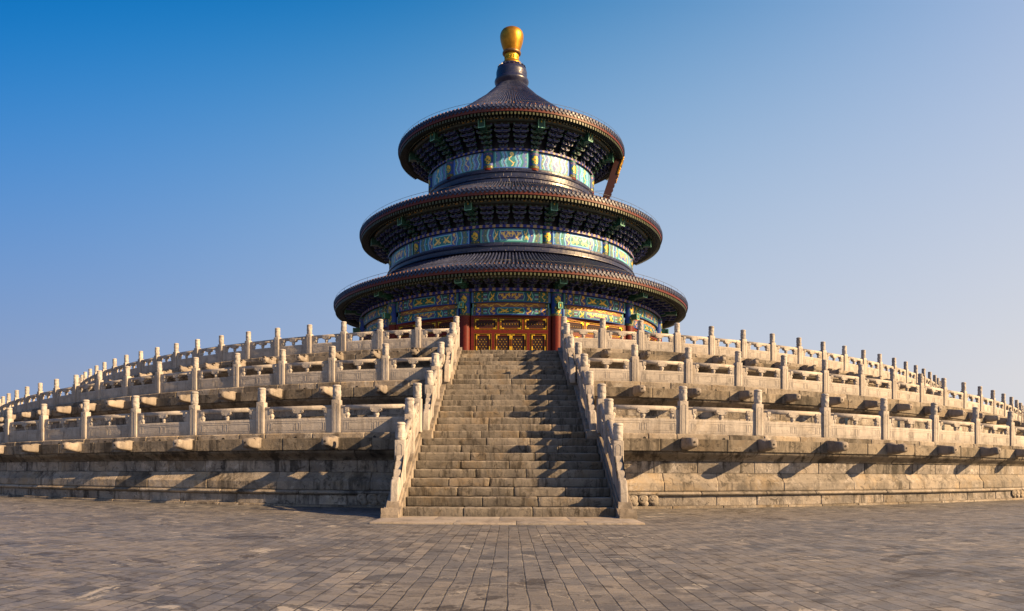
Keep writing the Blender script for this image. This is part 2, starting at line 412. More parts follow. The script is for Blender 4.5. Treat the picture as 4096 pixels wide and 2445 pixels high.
def place(me, name, parent=None, loc=(0, 0, 0), rz=0.0):
    o = bpy.data.objects.new(name, me); col.objects.link(o)
    o.parent = parent; o.location = loc; o.rotation_euler = (0, 0, rz)
    return o
def thing(name, label, cat, loc=(0, 0, 0), rz=0.0, group=None):
    o = place(None, name, None, loc, rz); o['label'] = label; o['category'] = cat
    if group: o['group'] = group
    return o
def struct(o): o['kind'] = 'structure'; return o
def pol(r, a, z): return (r * S(a), -r * Cs(a), z)
rnd = random.random
def tone(): return min(1, max(0, random.gauss(.5, .2)))

# ------------------------------------------------------------------ the ground: one sheet out to the horizon, rising a hand's breadth to the terrace foot
g = MB()
prof = [(30, .05), (45.7, .05), (48, .02), (51, 0), (60, 0), (80, 0), (150, 0), (600, 0), (3500, 0)]
g.lathe(prof, 144)
struct(g.build('paving', M['paving']))

# ------------------------------------------------------------------ terraces
RT = (45.0, 39.33, 33.66)
FL = (1.99, 4.00, 6.03)                    # deck heights
BS = (2.14, 4.22, 6.20)                    # feet of the balustrade posts
PH = (1.369, 1.3155, 1.29)                 # post heights
DA = (.0522, .0505, .0492)
T0 = ((.1080, .1085), (.1099, .1109), (.1134, .1148))
COR = (2.55, 2.36, 2.22)                   # x of the corner posts at the head of each flight
NP = (13, 20, 22)
RANGE = (.98, 1.16, 1.2)
WHICH = ('lowest', 'middle', 'top')

# flights: clear half width, depth of first front edge, tread, rise, steps, foot height
FLT = ((2.41, 18.64, .529, .2189, 9, .02), (2.155, 23.40, .55, .2233, 9, FL[0]), (1.97, 28.40, .752, .2538, 8, FL[1]))
def post_angles(t, s):
    """angles of the posts on one side of the stairs, corner post first"""
    return [math.asin(COR[t] / RT[t])] + [T0[t][s] + DA[t] * i for i in range(NP[t])]

def spout_mesh(kind):
    b = MB()
    # loft from the wall outwards (local -y), sections: y, half width, bottom, top
    if kind == 0: secs = [(.12, .15, -.17, .15), (-.06, .145, -.18, .16), (-.18, .13, -.165, .125), (-.30, .12, -.145, .095), (-.42, .12, -.13, .12), (-.54, .115, -.115, .125), (-.61, .105, -.105, .105), (-.645, .085, -.08, .08), (-.65, .03, -.03, .03)]
    elif kind == 1: secs = [(.12, .14, -.15, .15), (-.06, .14, -.165, .16), (-.20, .135, -.16, .14), (-.34, .13, -.145, .125), (-.46, .13, -.135, .125), (-.56, .125, -.125, .115), (-.62, .11, -.11, .10), (-.65, .09, -.085, .075), (-.655, .03, -.03, .03)]
    else: secs = [(.12, .12, -.13, .12), (-.08, .12, -.14, .14), (-.20, .12, -.14, .11), (-.32, .11, -.12, .085), (-.42, .105, -.10, .115), (-.52, .10, -.09, .125), (-.60, .095, -.075, .09), (-.66, .085, -.04, .09), (-.68, .04, .0, .06)]
    n = 20; vv = []
    for y, hw, z0, z1 in secs:
        for i in range(n):
            a = 2 * PI * i / n
            ca, sa = Cs(a), S(a)
            e = .55
            x = hw * math.copysign(abs(ca) ** e, ca); z = (z0 + z1) / 2 + (z1 - z0) / 2 * math.copysign(abs(sa) ** e, sa)
            p = Vector((x, y, z)); k = noise.noise(p * 9 + Vector((kind * 5, 0, 0))) * .022
            vv.append((x * (1 + k * 4), y + k * .5, z + k))
    m = len(secs); ff = []
    for k in range(m - 1):
        for i in range(n):
            j = (i + 1) % n; ff.append((k * n + i, k * n + j, (k + 1) * n + j, (k + 1) * n + i))
    ff.append(tuple(range(n))[::-1]); ff.append(tuple((m - 1) * n + i for i in range(n)))
    b.add(vv, ff, .5, True)
    for sx in (-1, 1):                                     # brow lumps and swept-back ears
        b.lathe([(.0, .03), (.022, .022), (.03, 0), (.022, -.022), (0, -.03)], 8, tone=.55, fn=lambda p, a: (p[0] + sx * .085, p[1] - .43, p[2] + .09))
        if kind: b.prism([(-.02, .06), (-.28, .07), (-.34, .12), (-.22, .13), (-.04, .15)], sx * .105 - .02, sx * .105 + .02, tone=.5)
    if kind == 2:
        b.prism([(-.52, .06), (-.66, .085), (-.70, .15), (-.60, .135), (-.50, .10)], -.055, .055, tone=.5)
        b.prism([(-.48, -.08), (-.64, -.09), (-.64, -.055), (-.5, -.04)], -.05, .05, tone=.5)
        b.prism([(.06, .10), (-.10, .12), (-.20, .19), (-.10, .20), (.08, .17)], -.08, .08, tone=.45)
    b.lathe([(.028, 0), (.0, .001)], 10, mi=1, smooth=False, fn=lambda p, a: (p[0], -.655 if kind == 0 else -.660 if kind == 1 else -.60, p[1] + (.0 if kind < 2 else .03)))
    b.box(-.085, .085, -.585, -.50, -.045, -.025, mi=1) if kind else None
    return b.mesh('dragon_spout', [M['spout'], M['dark']])
SP = [spout_mesh(k) for k in range(3)]

def course(parent, name, mat, prof, rng, length, t, closedr=.35, jit=.008, smooth=False, tn=1.0):
    """one masonry course: arc blocks of varying length with open joints; prof is its outer face from top to bottom"""
    Rr = RT[t]; z = FL[t] - FL[0]
    pr = [(Rr + r, zz + z) for r, zz in prof]
    pr = pr + [(Rr - closedr, pr[-1][1]), (Rr - closedr, pr[0][1])]
    gap = math.asin((FLT[t][0] + .12) / Rr)               # the stairs come through here
    for lo, hi in ((-rng, -gap), (gap, rng)):
        b = MB(); a = lo
        while a < hi - .001:
            L = length * (.6 + .8 * rnd()) / Rr
            if a + L * 1.4 > hi: L = hi - a
            b.arc(pr, a, a + L - (.006 + .012 * rnd() ** 2) / Rr, .02, tone(), ins=.016, jit=(rnd() - .5) * 2 * jit, smooth=smooth)
            a += L
        b.build(name, mat, parent)

def smoothcurve(p0, p1, bulge, n=6):
    """S-shaped moulding between two (r,z) points"""
    out = []
    for i in range(n + 1):
        t = i / n; s = t * t * (3 - 2 * t)
        q = bulge * s + (1 - bulge) * t
        out.append((p0[0] + (p1[0] - p0[0]) * q, p0[1] + (p1[1] - p0[1]) * t))
    return out

for t in range(3):
    lab = ('lowest and widest marble terrace standing on the paving', 'middle marble terrace set back above the lowest one', 'top marble terrace carrying the round hall')[t]
    T = thing('stone_terrace', lab, 'terrace', (0, 0, 0))
    Rr = RT[t]; rg = RANGE[t]; dz = FL[t] - FL[0]
    b = MB(); bot = dz + .02
    gp = math.asin((FLT[t][0] + .05) / Rr)
    b.lathe([(Rr - .12, bot - .1), (Rr - .12, FL[t] - .02)], 160, tone=.2, a0=gp, a1=2 * PI - gp)
    b.build('core', M['slab'], T)
    b = MB(); inner = (RT[t + 1] - .4) if t < 2 else 3.0
    b.lathe([(Rr - .30, FL[t] - .004), (inner, FL[t] + .010)], 160)
    b.build('deck', M['ramp'], T)
    course(T, 'plinth_course', M['plinth'], [(-.24, BS[t] - dz), (.17, BS[t] - dz), (.21, BS[t] - dz - .03), (.215, 1.995)], rg, 1.15, t, .25, .012)
    course(T, 'cornice_slab', M['slab'], [(.26, 1.99), (.325, 1.985), (.33, 1.97), (.33, 1.66), (.315, 1.645)], rg, 2.3, t, jit=.006)
    course(T, 'upper_cove', M['slab'], [(.27, 1.64)] + smoothcurve((.275, 1.615), (.03, 1.375), .9, 7), rg, 2.3, t, jit=.006, smooth=False)
    course(T, 'waist_course', M['waist'], [(-.01, 1.372), (.0, 1.36), (.0, 1.045), (-.01, 1.032)], rg, 1.7, t, jit=.012)
    course(T, 'lower_cove', M['wall'], [(.03, 1.03), (.06, 1.015)] + [(.06 + .19 * (1 - Cs(PI / 2 * i / 6)) ** .8, 1.01 - .24 * i / 6) for i in range(7)] + [(.255, .755), (.26, .56), (.25, .53)], rg, 2.0, t, jit=.010)
    course(T, 'roll_moulding', M['wall'], [(.20, .525)] + [(.245 + .065 * S(PI * i / 6), .515 - .125 * i / 6) for i in range(7)], rg, 2.4, t, jit=.005)
    course(T, 'foot_course', M['waist'], [(.20, .385), (.215, .375), (.22, .125), (.215, .115)], rg, 1.9, t, jit=.008)
    course(T, 'ground_course', M['plinth'], [(.32, .115), (.345, .105), (.35, .0)], rg, 1.5, t, jit=.008)
    # spouts under each post, drain holes between
    dr = MB(); dr.add([(-.05, 0, 0), (.05, 0, 0), (.035, 0, .04), (0, 0, .058), (-.035, 0, .04)], [(0, 1, 2, 3, 4)], .5); dr_me = dr.mesh('drain_hole', M['dark'])
    for s, sg in ((0, -1), (1, 1)):
        A = post_angles(t, s)
        for i, a in enumerate(A[1:]):
            if a > (.62, 1.0, 1.1)[t]: break
            kind = 2 if t == 2 else ((i + s) % 2 if t == 0 else 1)
            o = place(SP[kind], 'dragon_spout', T, pol(Rr + .33, sg * a, FL[t] - .125), sg * a)
            o.rotation_euler = ((rnd() - .5) * .06, (rnd() - .5) * .08, sg * a + (rnd() - .5) * .06)
            o.scale = (1.12 + (rnd() - .5) * .15,) * 3
        mids = [(A[i] + A[i + 1]) / 2 for i in range(len(A) - 1)]
        for a in mids:
            if a < (.62, 1.0, 1.1)[t]: place(dr_me, 'drain_hole', T, pol(Rr + .2175, sg * a, FL[t] + .004), sg * a)
    if t == 0:                                              # carved cloud feet each side of the stairs and along the foot
        cf = MB()
        for q in range(3):
            cx = (q - 1) * .27
            cf.lathe([(.0, -.055), (.10, -.05), (.135, -.03), (.14, 0)], 20, tone=.5, fn=lambda p, a: (p[0] + cx, p[2], p[1] + .30))
            pts = [(cx + (.105 - .013 * k) * Cs(k * .75 + .5), -.05 - .004 * k, .30 + (.105 - .013 * k) * S(k * .75 + .5)) for k in range(8)]
            cf.tube(pts, .014, 5)
            cf.lathe([(.0, -.05), (.07, -.045), (.09, 0)], 14, tone=.45, fn=lambda p, a: (p[0] + cx + .06, p[2], p[1] + .17))
        cf.v = [(x * 1.08, y * .55, z) for x, y, z in cf.v]; cfm = cf.mesh('cloud_foot', M['wall'])
        for a in (-.0835, .0815, .425, .437 + .05, -.45):
            place(cfm, 'cloud_foot', T, pol(45.26, a, .02), a)

# ------------------------------------------------------------------ balustrades
PW = .25
def post_mesh(h, sink=0.0):
    b = MB(); hh = .435; sh = h - hh
    b.rbox(-PW / 2, PW / 2, -PW / 2, PW / 2, -sink, sh, r=.014, cell=.2, amp=.004, tone=.5)
    for sg in (-1, 1):                                      # sunk arched panel line on the two broad faces
        y = sg * (PW / 2 + .001)
        for x in (-.055, .055):
            b.box(x - .006, x + .006, min(y, y + sg * .005), max(y, y + sg * .005), .03, sh - .14, tone=.42)
        for k in range(6):
            a0, a1 = PI * k / 6, PI * (k + 1) / 6
            pa = [(.055 * Cs(a), y, sh - .14 + .05 * S(a)) for a in (a0, a1)]
            b.tube([(p[0], p[1], p[2]) for p in pa], .006, 4, tone=.42)
    return b.mesh('post', M['rail'])
def head_mesh(seed):
    b = MB(); r = .117; hh = .435; n = 28
    prof = [(.095, 0), (.112, .008), (.114, .022), (.105, .032)]
    prof += [(r, .04 + .30 * i / 12) for i in range(13)]
    prof += [(.112, .348), (.108, .352), (.122, .358), (.124, .392), (.115, .415), (.08, .430), (.0, .435)]
    def fn(p, a):
        x, y, z = p
        if .05 < z < .335:
            q = noise.noise(Vector((Cs(a) * 2.2, S(a) * 2.2, z * 11)) + Vector((seed, 0, 0))) + .6 * noise.noise(Vector((Cs(a) * 5, S(a) * 5, z * 26)) + Vector((seed, 3, 0)))
            k = 1 + max(-.07, min(.09, q * .22)); return (x * k, y * k, z)
        return p
    b.lathe(prof, n, fn=fn)
    return b.mesh('carved_head', M['head'])
HEADS = [head_mesh(s) for s in (1.0, 7.0, 13.0, 21.0)]
VASE = [(.052, 0), (.056, .012), (.05, .02), (.062, .035), (.078, .07), (.075, .10), (.055, .125), (.05, .135), (.06, .15)]
def panel_meshes(L, slope=0.0, top=.79):
    """slab with stiles, handrail and vases; slope shears it along a flight (x runs uphill)"""
    sh = (lambda p: (p[0], p[1], p[2] + slope * p[0]))
    h = L / 2; th = .075; zs = .43; zr = top - .13
    a = MB()
    a.rbox(-h, h, -th, th, 0, zs, r=.010, cell=.3, amp=.003, fn=sh)
    st = .17
    for sg in (-1, 1):
        x0, x1 = (-h, -h + st) if sg < 0 else (h - st, h)
        a.rbox(x0, x1, -th + .004, th - .004, zs - .02, top - .02, r=.012, cell=.2, fn=sh)
    # incised border lines, standing a few mm proud
    fw = L - .24
    for sg in (-1, 1):
        y0, y1 = sorted((sg * th, sg * (th + .006)))
        def bar(x0, x1, z0, z1): a.box(x0, x1, y0, y1, z0, z1, tone=.38, fn=sh)
        cells = [(-fw / 2, -fw / 2 + .10), (-fw / 2 + .14, -.09), (-.05, .05), (.09, fw / 2 - .14), (fw / 2 - .10, fw / 2)]
        for x0, x1 in cells:
            if x1 - x0 < .05: continue
            bar(x0, x1, .09, .101); bar(x0, x1, .30, .311); bar(x0, x0 + .011, .101, .30); bar(x1 - .011, x1, .101, .30)
        bar(-h + .06, h - .06, .045, .055); bar(-h + .06, h - .06, .355, .363)
    r = MB()
    sec = [(-.055, zr), (-.07, zr + .02), (-.078, zr + .06), (-.07, zr + .10), (-.045, zr + .125), (0, top), (.045, zr + .125), (.07, zr + .10), (.078, zr + .06), (.07, zr + .02), (.055, zr)]
    r.prism(sec[::-1], -h, h, fn=sh, smooth=True)
    def cloud(x0, x1, sides):
        w_ = x1 - x0
        pts = []
        n = 14
        poly = [(x0, zr + .06), (x1, zr + .06)]
        for i in range(n + 1):
            u = 1 - i / n
            x = x0 + w_ * u
            e = abs(2 * u - 1) if sides == 2 else (1 - u if sides == -1 else u)
            z = zr - .075 + .055 * max(0, e - .35) - .018 * abs(S(u * PI * (3 if sides == 2 else 1.5)))
            poly.append((x, z))
        vv = [sh((x, y, z)) for y in (-.088, .088) for x, z in poly]; m = len(poly)
        ff = [tuple(range(m)), tuple(range(m, 2 * m))[::-1]] + [(i, m + i, m + (i + 1) % m, (i + 1) % m) for i in range(m)]
        r.add(vv, ff, .55)
        for y in (-.09, .09):                               # spiral volutes
            cs_ = ([x0 + .045, x1 - .045] if sides == 2 else [x1 - .045 if sides == 1 else x0 + .045])
            for cx in cs_:
                r.tube([sh((cx + (.036 - .004 * k) * Cs(k * .9), y, zr - .03 + (.036 - .004 * k) * S(k * .9))) for k in range(7)], .008, 4, tone=.5)
    cloud(-.17, .17, 2); cloud(-h + st - .01, -h + st + .10, 1); cloud(h - st - .10, h - st + .01, -1)
    v = MB()
    k_ = (zr - .05 - zs) / .15
    v.lathe([(q, zs - .005 + z * k_) for q, z in VASE], 14, fn=lambda p, a: sh(p))
    return a.mesh('panel', M['rail']), r.mesh('handrail', M['rail']), v.mesh('vase', M['rail']), [(cx, 0, slope * cx) for cx in (0, -h + st + .035, h - st - .035)]

def put_post(Bal, loc, rz, me):
    p = place(me, 'post', Bal, loc, rz + random.choice((0, PI)) + (rnd() - .5) * .04)
    p.rotation_euler[0] = (rnd() - .5) * .018; p.rotation_euler[1] = (rnd() - .5) * .018
    top = max(v.co.z for v in me.vertices)
    hd = place(random.choice(HEADS), 'carved_head', p, (0, 0, top - .002), rnd() * 6.28)
    return p
def put_panel(Bal, loc, rz, mes, flip=True):
    p = place(mes[0], 'panel', Bal, loc, rz)
    place(mes[1], 'handrail', p)
    for q in mes[3]: place(mes[2], 'vase', p, q)
    return p

SIDE = ('shaded', 'sunlit')
for t in range(3):
    pm = post_mesh(PH[t]); Rr = RT[t]
    Lp = 2 * Rr * S(DA[t] / 2) - PW + .01
    pms = panel_meshes(Lp)
    for s, sg in ((0, -1), (1, 1)):
        A = post_angles(t, s)
        base = pol(Rr, sg * A[0], BS[t])
        Bal = thing('marble_balustrade', 'curved marble balustrade along the %s terrace edge on the %s side of the stairs' % (WHICH[t], SIDE[s]), 'balustrade', base, 0, 'balustrades along the terrace edges')
        for i, a in enumerate(A):
            q = pol(Rr, sg * a, BS[t])
            loc = tuple(q[k] - base[k] for k in range(3))
            put_post(Bal, loc, sg * a, pm)
            if i + 1 < len(A):
                a2 = A[i + 1]; am = (a + a2) / 2
                rc = Rr * Cs((a2 - a) / 2)
                qm = pol(rc, sg * am, BS[t]); lm = tuple(qm[k] - base[k] for k in range(3))
                Lq = 2 * Rr * S((a2 - a) / 2) - PW + .01
                put_panel(Bal, lm, sg * am, pms if abs(Lq - Lp) < .06 else panel_meshes(Lq))

# ------------------------------------------------------------------ stairs
POSTS = (((2.60, 19.64, 2.24), (2.60, 21.45, 2.985)), ((2.36, 24.26, 4.04), (2.36, 26.18, 4.83)), ((2.13, 28.95, 5.84), (2.14, 31.0, 6.67)))
ST = thing('stone_staircase', 'broad flight of weathered stone steps climbing the three terraces to the hall doors', 'staircase', (0, -D + 18.6, 0))
so = tuple(ST.location)
nstep = 0
for fi, (W, d0, tr, ri, n, z0) in enumerate(FLT):
    for k in range(n):
        b = MB(); y0 = -D + d0 + k * tr; z1 = z0 + ri * (k + 1); x = -W
        depth = tr + .22 if k < n - 1 else 1.2
        joints = [-W]
        while joints[-1] < W - 1.1:
            joints.append(joints[-1] + .75 + 1.1 * rnd())
        joints[-1] = W if W - joints[-1] < .7 and len(joints) > 1 else joints[-1]
        if joints[-1] < W: joints.append(W)
        for a, c in zip(joints, joints[1:]):
            worn = .010 + .014 * rnd() ** 2; tq = tone()
            b.rbox(a + .004 + rnd() * .004, c - .004 - rnd() * .004, y0 + (rnd() - .5) * .018, y0 + depth, z1 - ri + .006, z1 + (rnd() - .5) * .012, r=worn + .008, cell=.09, amp=worn * .9, freq=4.5, tone=tq, seed=rnd() * 50, top=min(1.0, tq * .5 + .62))
        b.build('step', M['step'], ST, so)
# dark fill behind open joints
b = MB()
for fi, (W, d0, tr, ri, n, z0) in enumerate(FLT):
    for k in range(n):
        b.box(-W + .01, W - .01, -D + d0 + k * tr + .06, -D + d0 + n * tr + 1.0, z0 + ri * k - .02, z0 + ri * (k + 1) - .05, tone=.1)
b.build('step_core', M['slab'], ST, so)
b = MB()
xs = [-2.78, -1.1, .15, 1.55, 2.72]
for a, c in zip(xs, xs[1:]):
    b.rbox(a + .003, c - .003, -D + 16.3, -D + 17.2, -.04, .034, r=.008, cell=.2, amp=.006, tone=tone(), seed=rnd() * 9)
xs = [-2.78, -1.6, -.2, 1.3, 2.72]
for a, c in zip(xs, xs[1:]):
    b.rbox(a + .003, c - .003, -D + 17.204, -D + 18.7, -.04, .036, r=.006, cell=.2, amp=.003, tone=tone(), seed=rnd() * 9)
b.build('apron_slab', M['apron'], ST, so)
SHEAR = []
for fi, (W, d0, tr, ri, n, z0) in enumerate(FLT):
    sl = ri / tr
    dtop = d0 + (n - 1) * tr
    ztop = z0 + n * ri
    # ramp surface height at depth d
    nose = lambda d: z0 + ri + (d - d0) * sl
    SHEAR.append((sl, nose))
    lead = .62 if fi == 0 else .42
    dfoot = d0 - lead
    dend = (D - RT[fi]) + .1
    ww = .40 if fi == 0 else .34
    for sg in (-1, 1):
        xa, xb = (W + .003, W + ww) if sg > 0 else (-W - ww, -W - .003)
        b = MB()
        # cheek wall under the ramp and the sloping stone itself, in three lengths with a moulded nose at the foot
        zf = z0 - .02
        up = .07
        foot = [(-D + dfoot - .10, zf), (-D + dfoot - .10, zf + .10), (-D + dfoot - .04, zf + .10), (-D + dfoot - .02, zf + .24), (-D + dfoot + .05, nose(dfoot + .05) + up + .05)]
        cuts = [dfoot + .05, dfoot + .05 + (dend - dfoot) * .36, dfoot + .05 + (dend - dfoot) * .68, dend]
        for q in range(3):
            a, c = cuts[q] + (.003 if q else 0), cuts[q + 1] - .003
            za, zc_ = nose(a) + up, min(nose(c) + up, ztop + .18)
            poly = ([] if q else foot[:-1]) + [(-D + a, za), (-D + c, zc_), (-D + c, zf), (-D + a, zf)][: 4 if q else 3]
            b.prism(poly[::-1], xa, xb, tone=tone(), bev=.008)
        b.build('ramp_stone', M['ramp'], ST, so)
        # raised kerb on which the posts stand
        b = MB(); xk0, xk1 = sg * (W + ww * .5) - .15, sg * (W + ww * .5) + .15
        dk = dfoot + .42
        poly = [(-D + dk, nose(dk) + up - .02), (-D + dk + .06, nose(dk + .06) + up + .10), (-D + dend, min(nose(dend), ztop) + up + .10), (-D + dend, min(nose(dend), ztop) + up - .02)]
        b.prism(poly[::-1], xk0, xk1, tone=tone(), bev=.012)
        b.build('sloping_kerb', M['ramp'], ST, so)

def drum_stone(sl):
    """scrolled end stone below the first post; y runs downhill (towards the viewer), z up"""
    L = 1.02
    def zbase(y): return -sl * y
    top = []
    # scallops: (start, end, height above the slope at start, bulge)
    segs = [(.0, .10, .78, .04), (.10, .36, .68, .10), (.36, .58, .58, .085), (.58, .72, .50, .05), (.72, 1.0, .47, .17)]
    for a, c, h, bu in segs:
        n = 8
        for i in range(n + 1):
            u = i / n; y = (a + (c - a) * u) * L
            hh = h * (1 - .42 * u * (c - a) * 2) if a < .7 else h * max(0.0, (1 - (u ** 2.4))) * 1.0
            top.append((y, zbase(y) + hh - .0 + bu * S(PI * u) * .7 - .03 * u))
    top.append((L, zbase(L) + .0))
    poly = [(0, -.05)] + top + [(L * .98, zbase(L) - .05)]
    return poly
for fi in range(3):
    sl, nose = SHEAR[fi]; W, d0, tr, ri, n, z0 = FLT[fi]
    ww = .40 if fi == 0 else .34
    for s, sg in ((0, -1), (1, 1)):
        (x1, d1, zt1), (x2, d2, zt2) = POSTS[fi]
        dc = D - RT[fi] * Cs(math.asin(COR[fi] / RT[fi])); zc_ = BS[fi]
        base = (sg * x1, -D + d1, nose(d1) + .10)
        Bal = thing('stair_balustrade', 'sloping marble balustrade with scrolled end stone, %s side of the %s flight' % (SIDE[s], WHICH[fi]), 'balustrade', base, 0, 'balustrades beside the flights of steps')
        rel = lambda x, y, z: (x - base[0], y - base[1], z - base[2])
        pts = [(x1, d1, zt1), (x2, d2, zt2), (COR[fi], dc, BS[fi] + PH[fi])]
        for i, (x, d, zt) in enumerate(pts[:2]):
            foot = min(nose(d), z0 + n * ri) + .07
            put_post(Bal, rel(sg * x, -D + d, foot), 0, post_mesh(zt - foot, .08))
        for (xa, da, za), (xb, db, zb) in zip(pts, pts[1:]):
            horiz = math.hypot(xb - xa, db - da)
            Lq = horiz - PW + .01
            slope = (zb - za) / horiz
            mes = panel_meshes(Lq, slope, .80)
            zm = (za + zb) / 2 - 1.30
            ang = math.atan2(db - da, sg * (xb - xa))
            put_panel(Bal, rel(sg * (xa + xb) / 2, -D + (da + db) / 2, zm), ang, mes)
            # apron filling under the sheared slab
        b = MB()
        poly = [(-y, z) for y, z in drum_stone(sl)]
        b.prism(poly, -.095, .095, bev=.03, smooth=False)
        me = b.mesh('scroll_end_stone', M['rail'])
        fz = nose(d1 - PW / 2) + .07
        o = place(me, 'scroll_end_stone', Bal, rel(sg * x1, -D + d1 - PW / 2 + .02, fz))
# ------------------------------------------------------------------ the round hall
HX = 0.04
HALL = thing('round_hall', 'round wooden hall with three dark blue tiled roofs and a gilded ball on top', 'temple', (HX, 0, FL[2]))
OFF = (0, 0, FL[2])                       # hall meshes are written in (hall axis, paving level) coordinates
def hb(b, name, mats, parent=HALL): return place(b.mesh(name, mats, OFF), name, parent)
def hz(v): return v + ZC

# painted decoration: a fine sheet of points coloured with the motif it carries
PB = (.012, .042, .25); PV = (.045, .054, .165); PG = (.010, .092, .085); PC = (.14, .38, .41); PW_ = (.22, .32, .38)
PO = (.050, .075, .042); PGO = (.56, .34, .035); PR = (.20, .035, .022); POR = (.44, .21, .075); PD = (.012, .012, .018)
def motif(kind, cx, cy, w_, h_, seed):
    """gold brush strokes: list of (points, thickness)"""
    rg = np.random.RandomState(seed); out = []
    def curve(fx, fy, t0=0, t1=1, n=40):
        t = np.linspace(t0, t1, n); return np.stack([cx + w_ * fx(t), cy + h_ * fy(t)], 1)
    th = min(abs(w_), abs(h_))
    if kind == 'dragon':
        ph = rg.rand() * .6
        out.append((curve(lambda t: .44 * (2 * t - 1), lambda t: .26 * np.sin(2 * PI * 1.5 * t + ph)), th * .075))
        out.append((curve(lambda t: .36 + .07 * np.cos(6.3 * t), lambda t: .20 + .12 * np.sin(6.3 * t)), th * .085))
        for q in (.2, .45, .6, .8):
            x0 = .44 * (2 * q - 1); y0 = .26 * math.sin(2 * PI * 1.5 * q + ph); sx = rg.choice((-1, 1)); sy = -1 if y0 < 0 else 1
            out.append((curve(lambda t: x0 + sx * .12 * t, lambda t: y0 + sy * (.18 * t), n=10), th * .045))
            out.append((curve(lambda t: x0 + sx * (.12 + .05 * t), lambda t: y0 + sy * (.18 - .06 * t), n=6), th * .04))
        out.append((curve(lambda t: -.44 - .04 * t, lambda t: .26 * math.sin(ph) + .2 * t, n=8), th * .05))
    elif kind == 'upright':
        ph = rg.rand() * .5
        out.append((curve(lambda t: .24 * np.sin(2 * PI * 1.35 * t + ph), lambda t: .44 * (2 * t - 1)), th * .085))
        out.append((curve(lambda t: .12 * np.cos(6.3 * t), lambda t: .36 + .07 * np.sin(6.3 * t)), th * .11))
        for q in (.2, .4, .6, .75):
            y0 = .44 * (2 * q - 1); x0 = .24 * math.sin(2 * PI * 1.35 * q + ph); sx = 1 if x0 > 0 else -1
            out.append((curve(lambda t: x0 + sx * .18 * t, lambda t: y0 + .06 * t, n=8), th * .05))
    elif kind == 'phoenix':
        out.append((curve(lambda t: -.10 + .22 * t, lambda t: -.08 + .18 * t, n=14), th * .15))
        out.append((curve(lambda t: .12 + .12 * t, lambda t: .10 + .22 * np.sin(t * 1.8), n=12), th * .07))
        for k in range(4):
            out.append((curve(lambda t: -.05 - .30 * t + .05 * k, lambda t: .02 + (.42 - .10 * k) * t, n=16), th * .055))
        for k in range(3):
            out.append((curve(lambda t: -.10 - .36 * t, lambda t: -.10 - (.10 + .11 * k) * t + .06 * np.sin(6 * t + k), n=20), th * .05))
        out.append((curve(lambda t: .02 + .15 * t, lambda t: -.15 - .22 * t, n=8), th * .05))
    elif kind == 'run':
        n = 4
        for k in range(n):
            x0 = -.46 + .92 * k / n; L = .20
            out.append((curve(lambda t: x0 + L * t, lambda t: .22 * np.sin(2 * PI * 1.1 * t + k)), h_ * .10))
            out.append((curve(lambda t: x0 + L * .3 + .05 * t, lambda t: -.05 + .35 * t * (-1) ** k, n=8), h_ * .07))
            out.append((curve(lambda t: x0 + L * .75 + .04 * t, lambda t: .05 - .35 * t * (-1) ** k, n=8), h_ * .07))
    elif kind == 'dot':
        out.append((np.array([[cx, cy]]), min(w_, h_) / 2))
    return out
class Canvas:
    lift = 1.0
    def __init__(s, W, H, res):
        s.W, s.H = W, H; s.nx = max(2, int(W / res)); s.ny = max(2, int(H / res))
        x = np.linspace(-W / 2, W / 2, s.nx + 1); y = np.linspace(0, H, s.ny + 1)
        s.X, s.Y = np.meshgrid(x, y); s.c = np.zeros(s.X.shape + (3,)); s.g = np.zeros(s.X.shape)
    def put(s, m, c, gilt=0.0): s.c[m] = c; s.g[m] = gilt
    def rect(s, x0, x1, y0, y1, c): s.put((s.X >= x0) & (s.X <= x1) & (s.Y >= y0) & (s.Y <= y1), c)
    def tri(s, n=2, amp=.1):
        v = s.Y / s.H * n; return amp * (2 * np.abs(v - np.floor(v) - .5) - .5)
    def gold(s, kind, cx, cy, w_, h_, seed=0, c=PGO):
        for pts, th in motif(kind, cx, cy, w_, h_, seed):
            x0, y0 = pts.min(0) - th; x1, y1 = pts.max(0) + th
            m = (s.X > x0) & (s.X < x1) & (s.Y > y0) & (s.Y < y1)
            if not m.any(): continue
            P = np.stack([s.X[m], s.Y[m]], 1)
            d = np.min(np.hypot(P[:, None, 0] - pts[None, :, 0], P[:, None, 1] - pts[None, :, 1]), 1)
            i = np.argwhere(m)[d < max(.018, th * .66)]
            s.c[i[:, 0], i[:, 1]] = c; s.g[i[:, 0], i[:, 1]] = 1
    def sheet(s, fn, thick=None):
        """mesh of the canvas mapped by fn(x, y) -> point"""
        b = MB(); nx, ny = s.nx + 1, s.ny + 1; s.c = np.clip(s.c * s.lift + (s.lift - 1) * np.array([.05, .12, .20]), 0, .9)  # lift puts reflected light into the paint: paler and bluer on the upper tiers
        vv = [fn(x, y) for x, y in zip(s.X.ravel(), s.Y.ravel())]
        ff = [(j * nx + i, j * nx + i + 1, (j + 1) * nx + i + 1, (j + 1) * nx + i) for j in range(ny - 1) for i in range(nx - 1)]
        b.add(vv, ff, .5, True)
        b.paint = np.concatenate([s.c.reshape(-1, 3), np.ones((nx * ny, 1))], 1); b.gilt = s.g.ravel()
        return b
def banded(cv, edges, cols, zz):
    """zigzag bands outward from the middle"""
    d = np.abs(cv.X) + zz
    prev = -9
    for e, c in zip(edges, cols):
        cv.put((d >= prev) & (d < e), c); prev = e

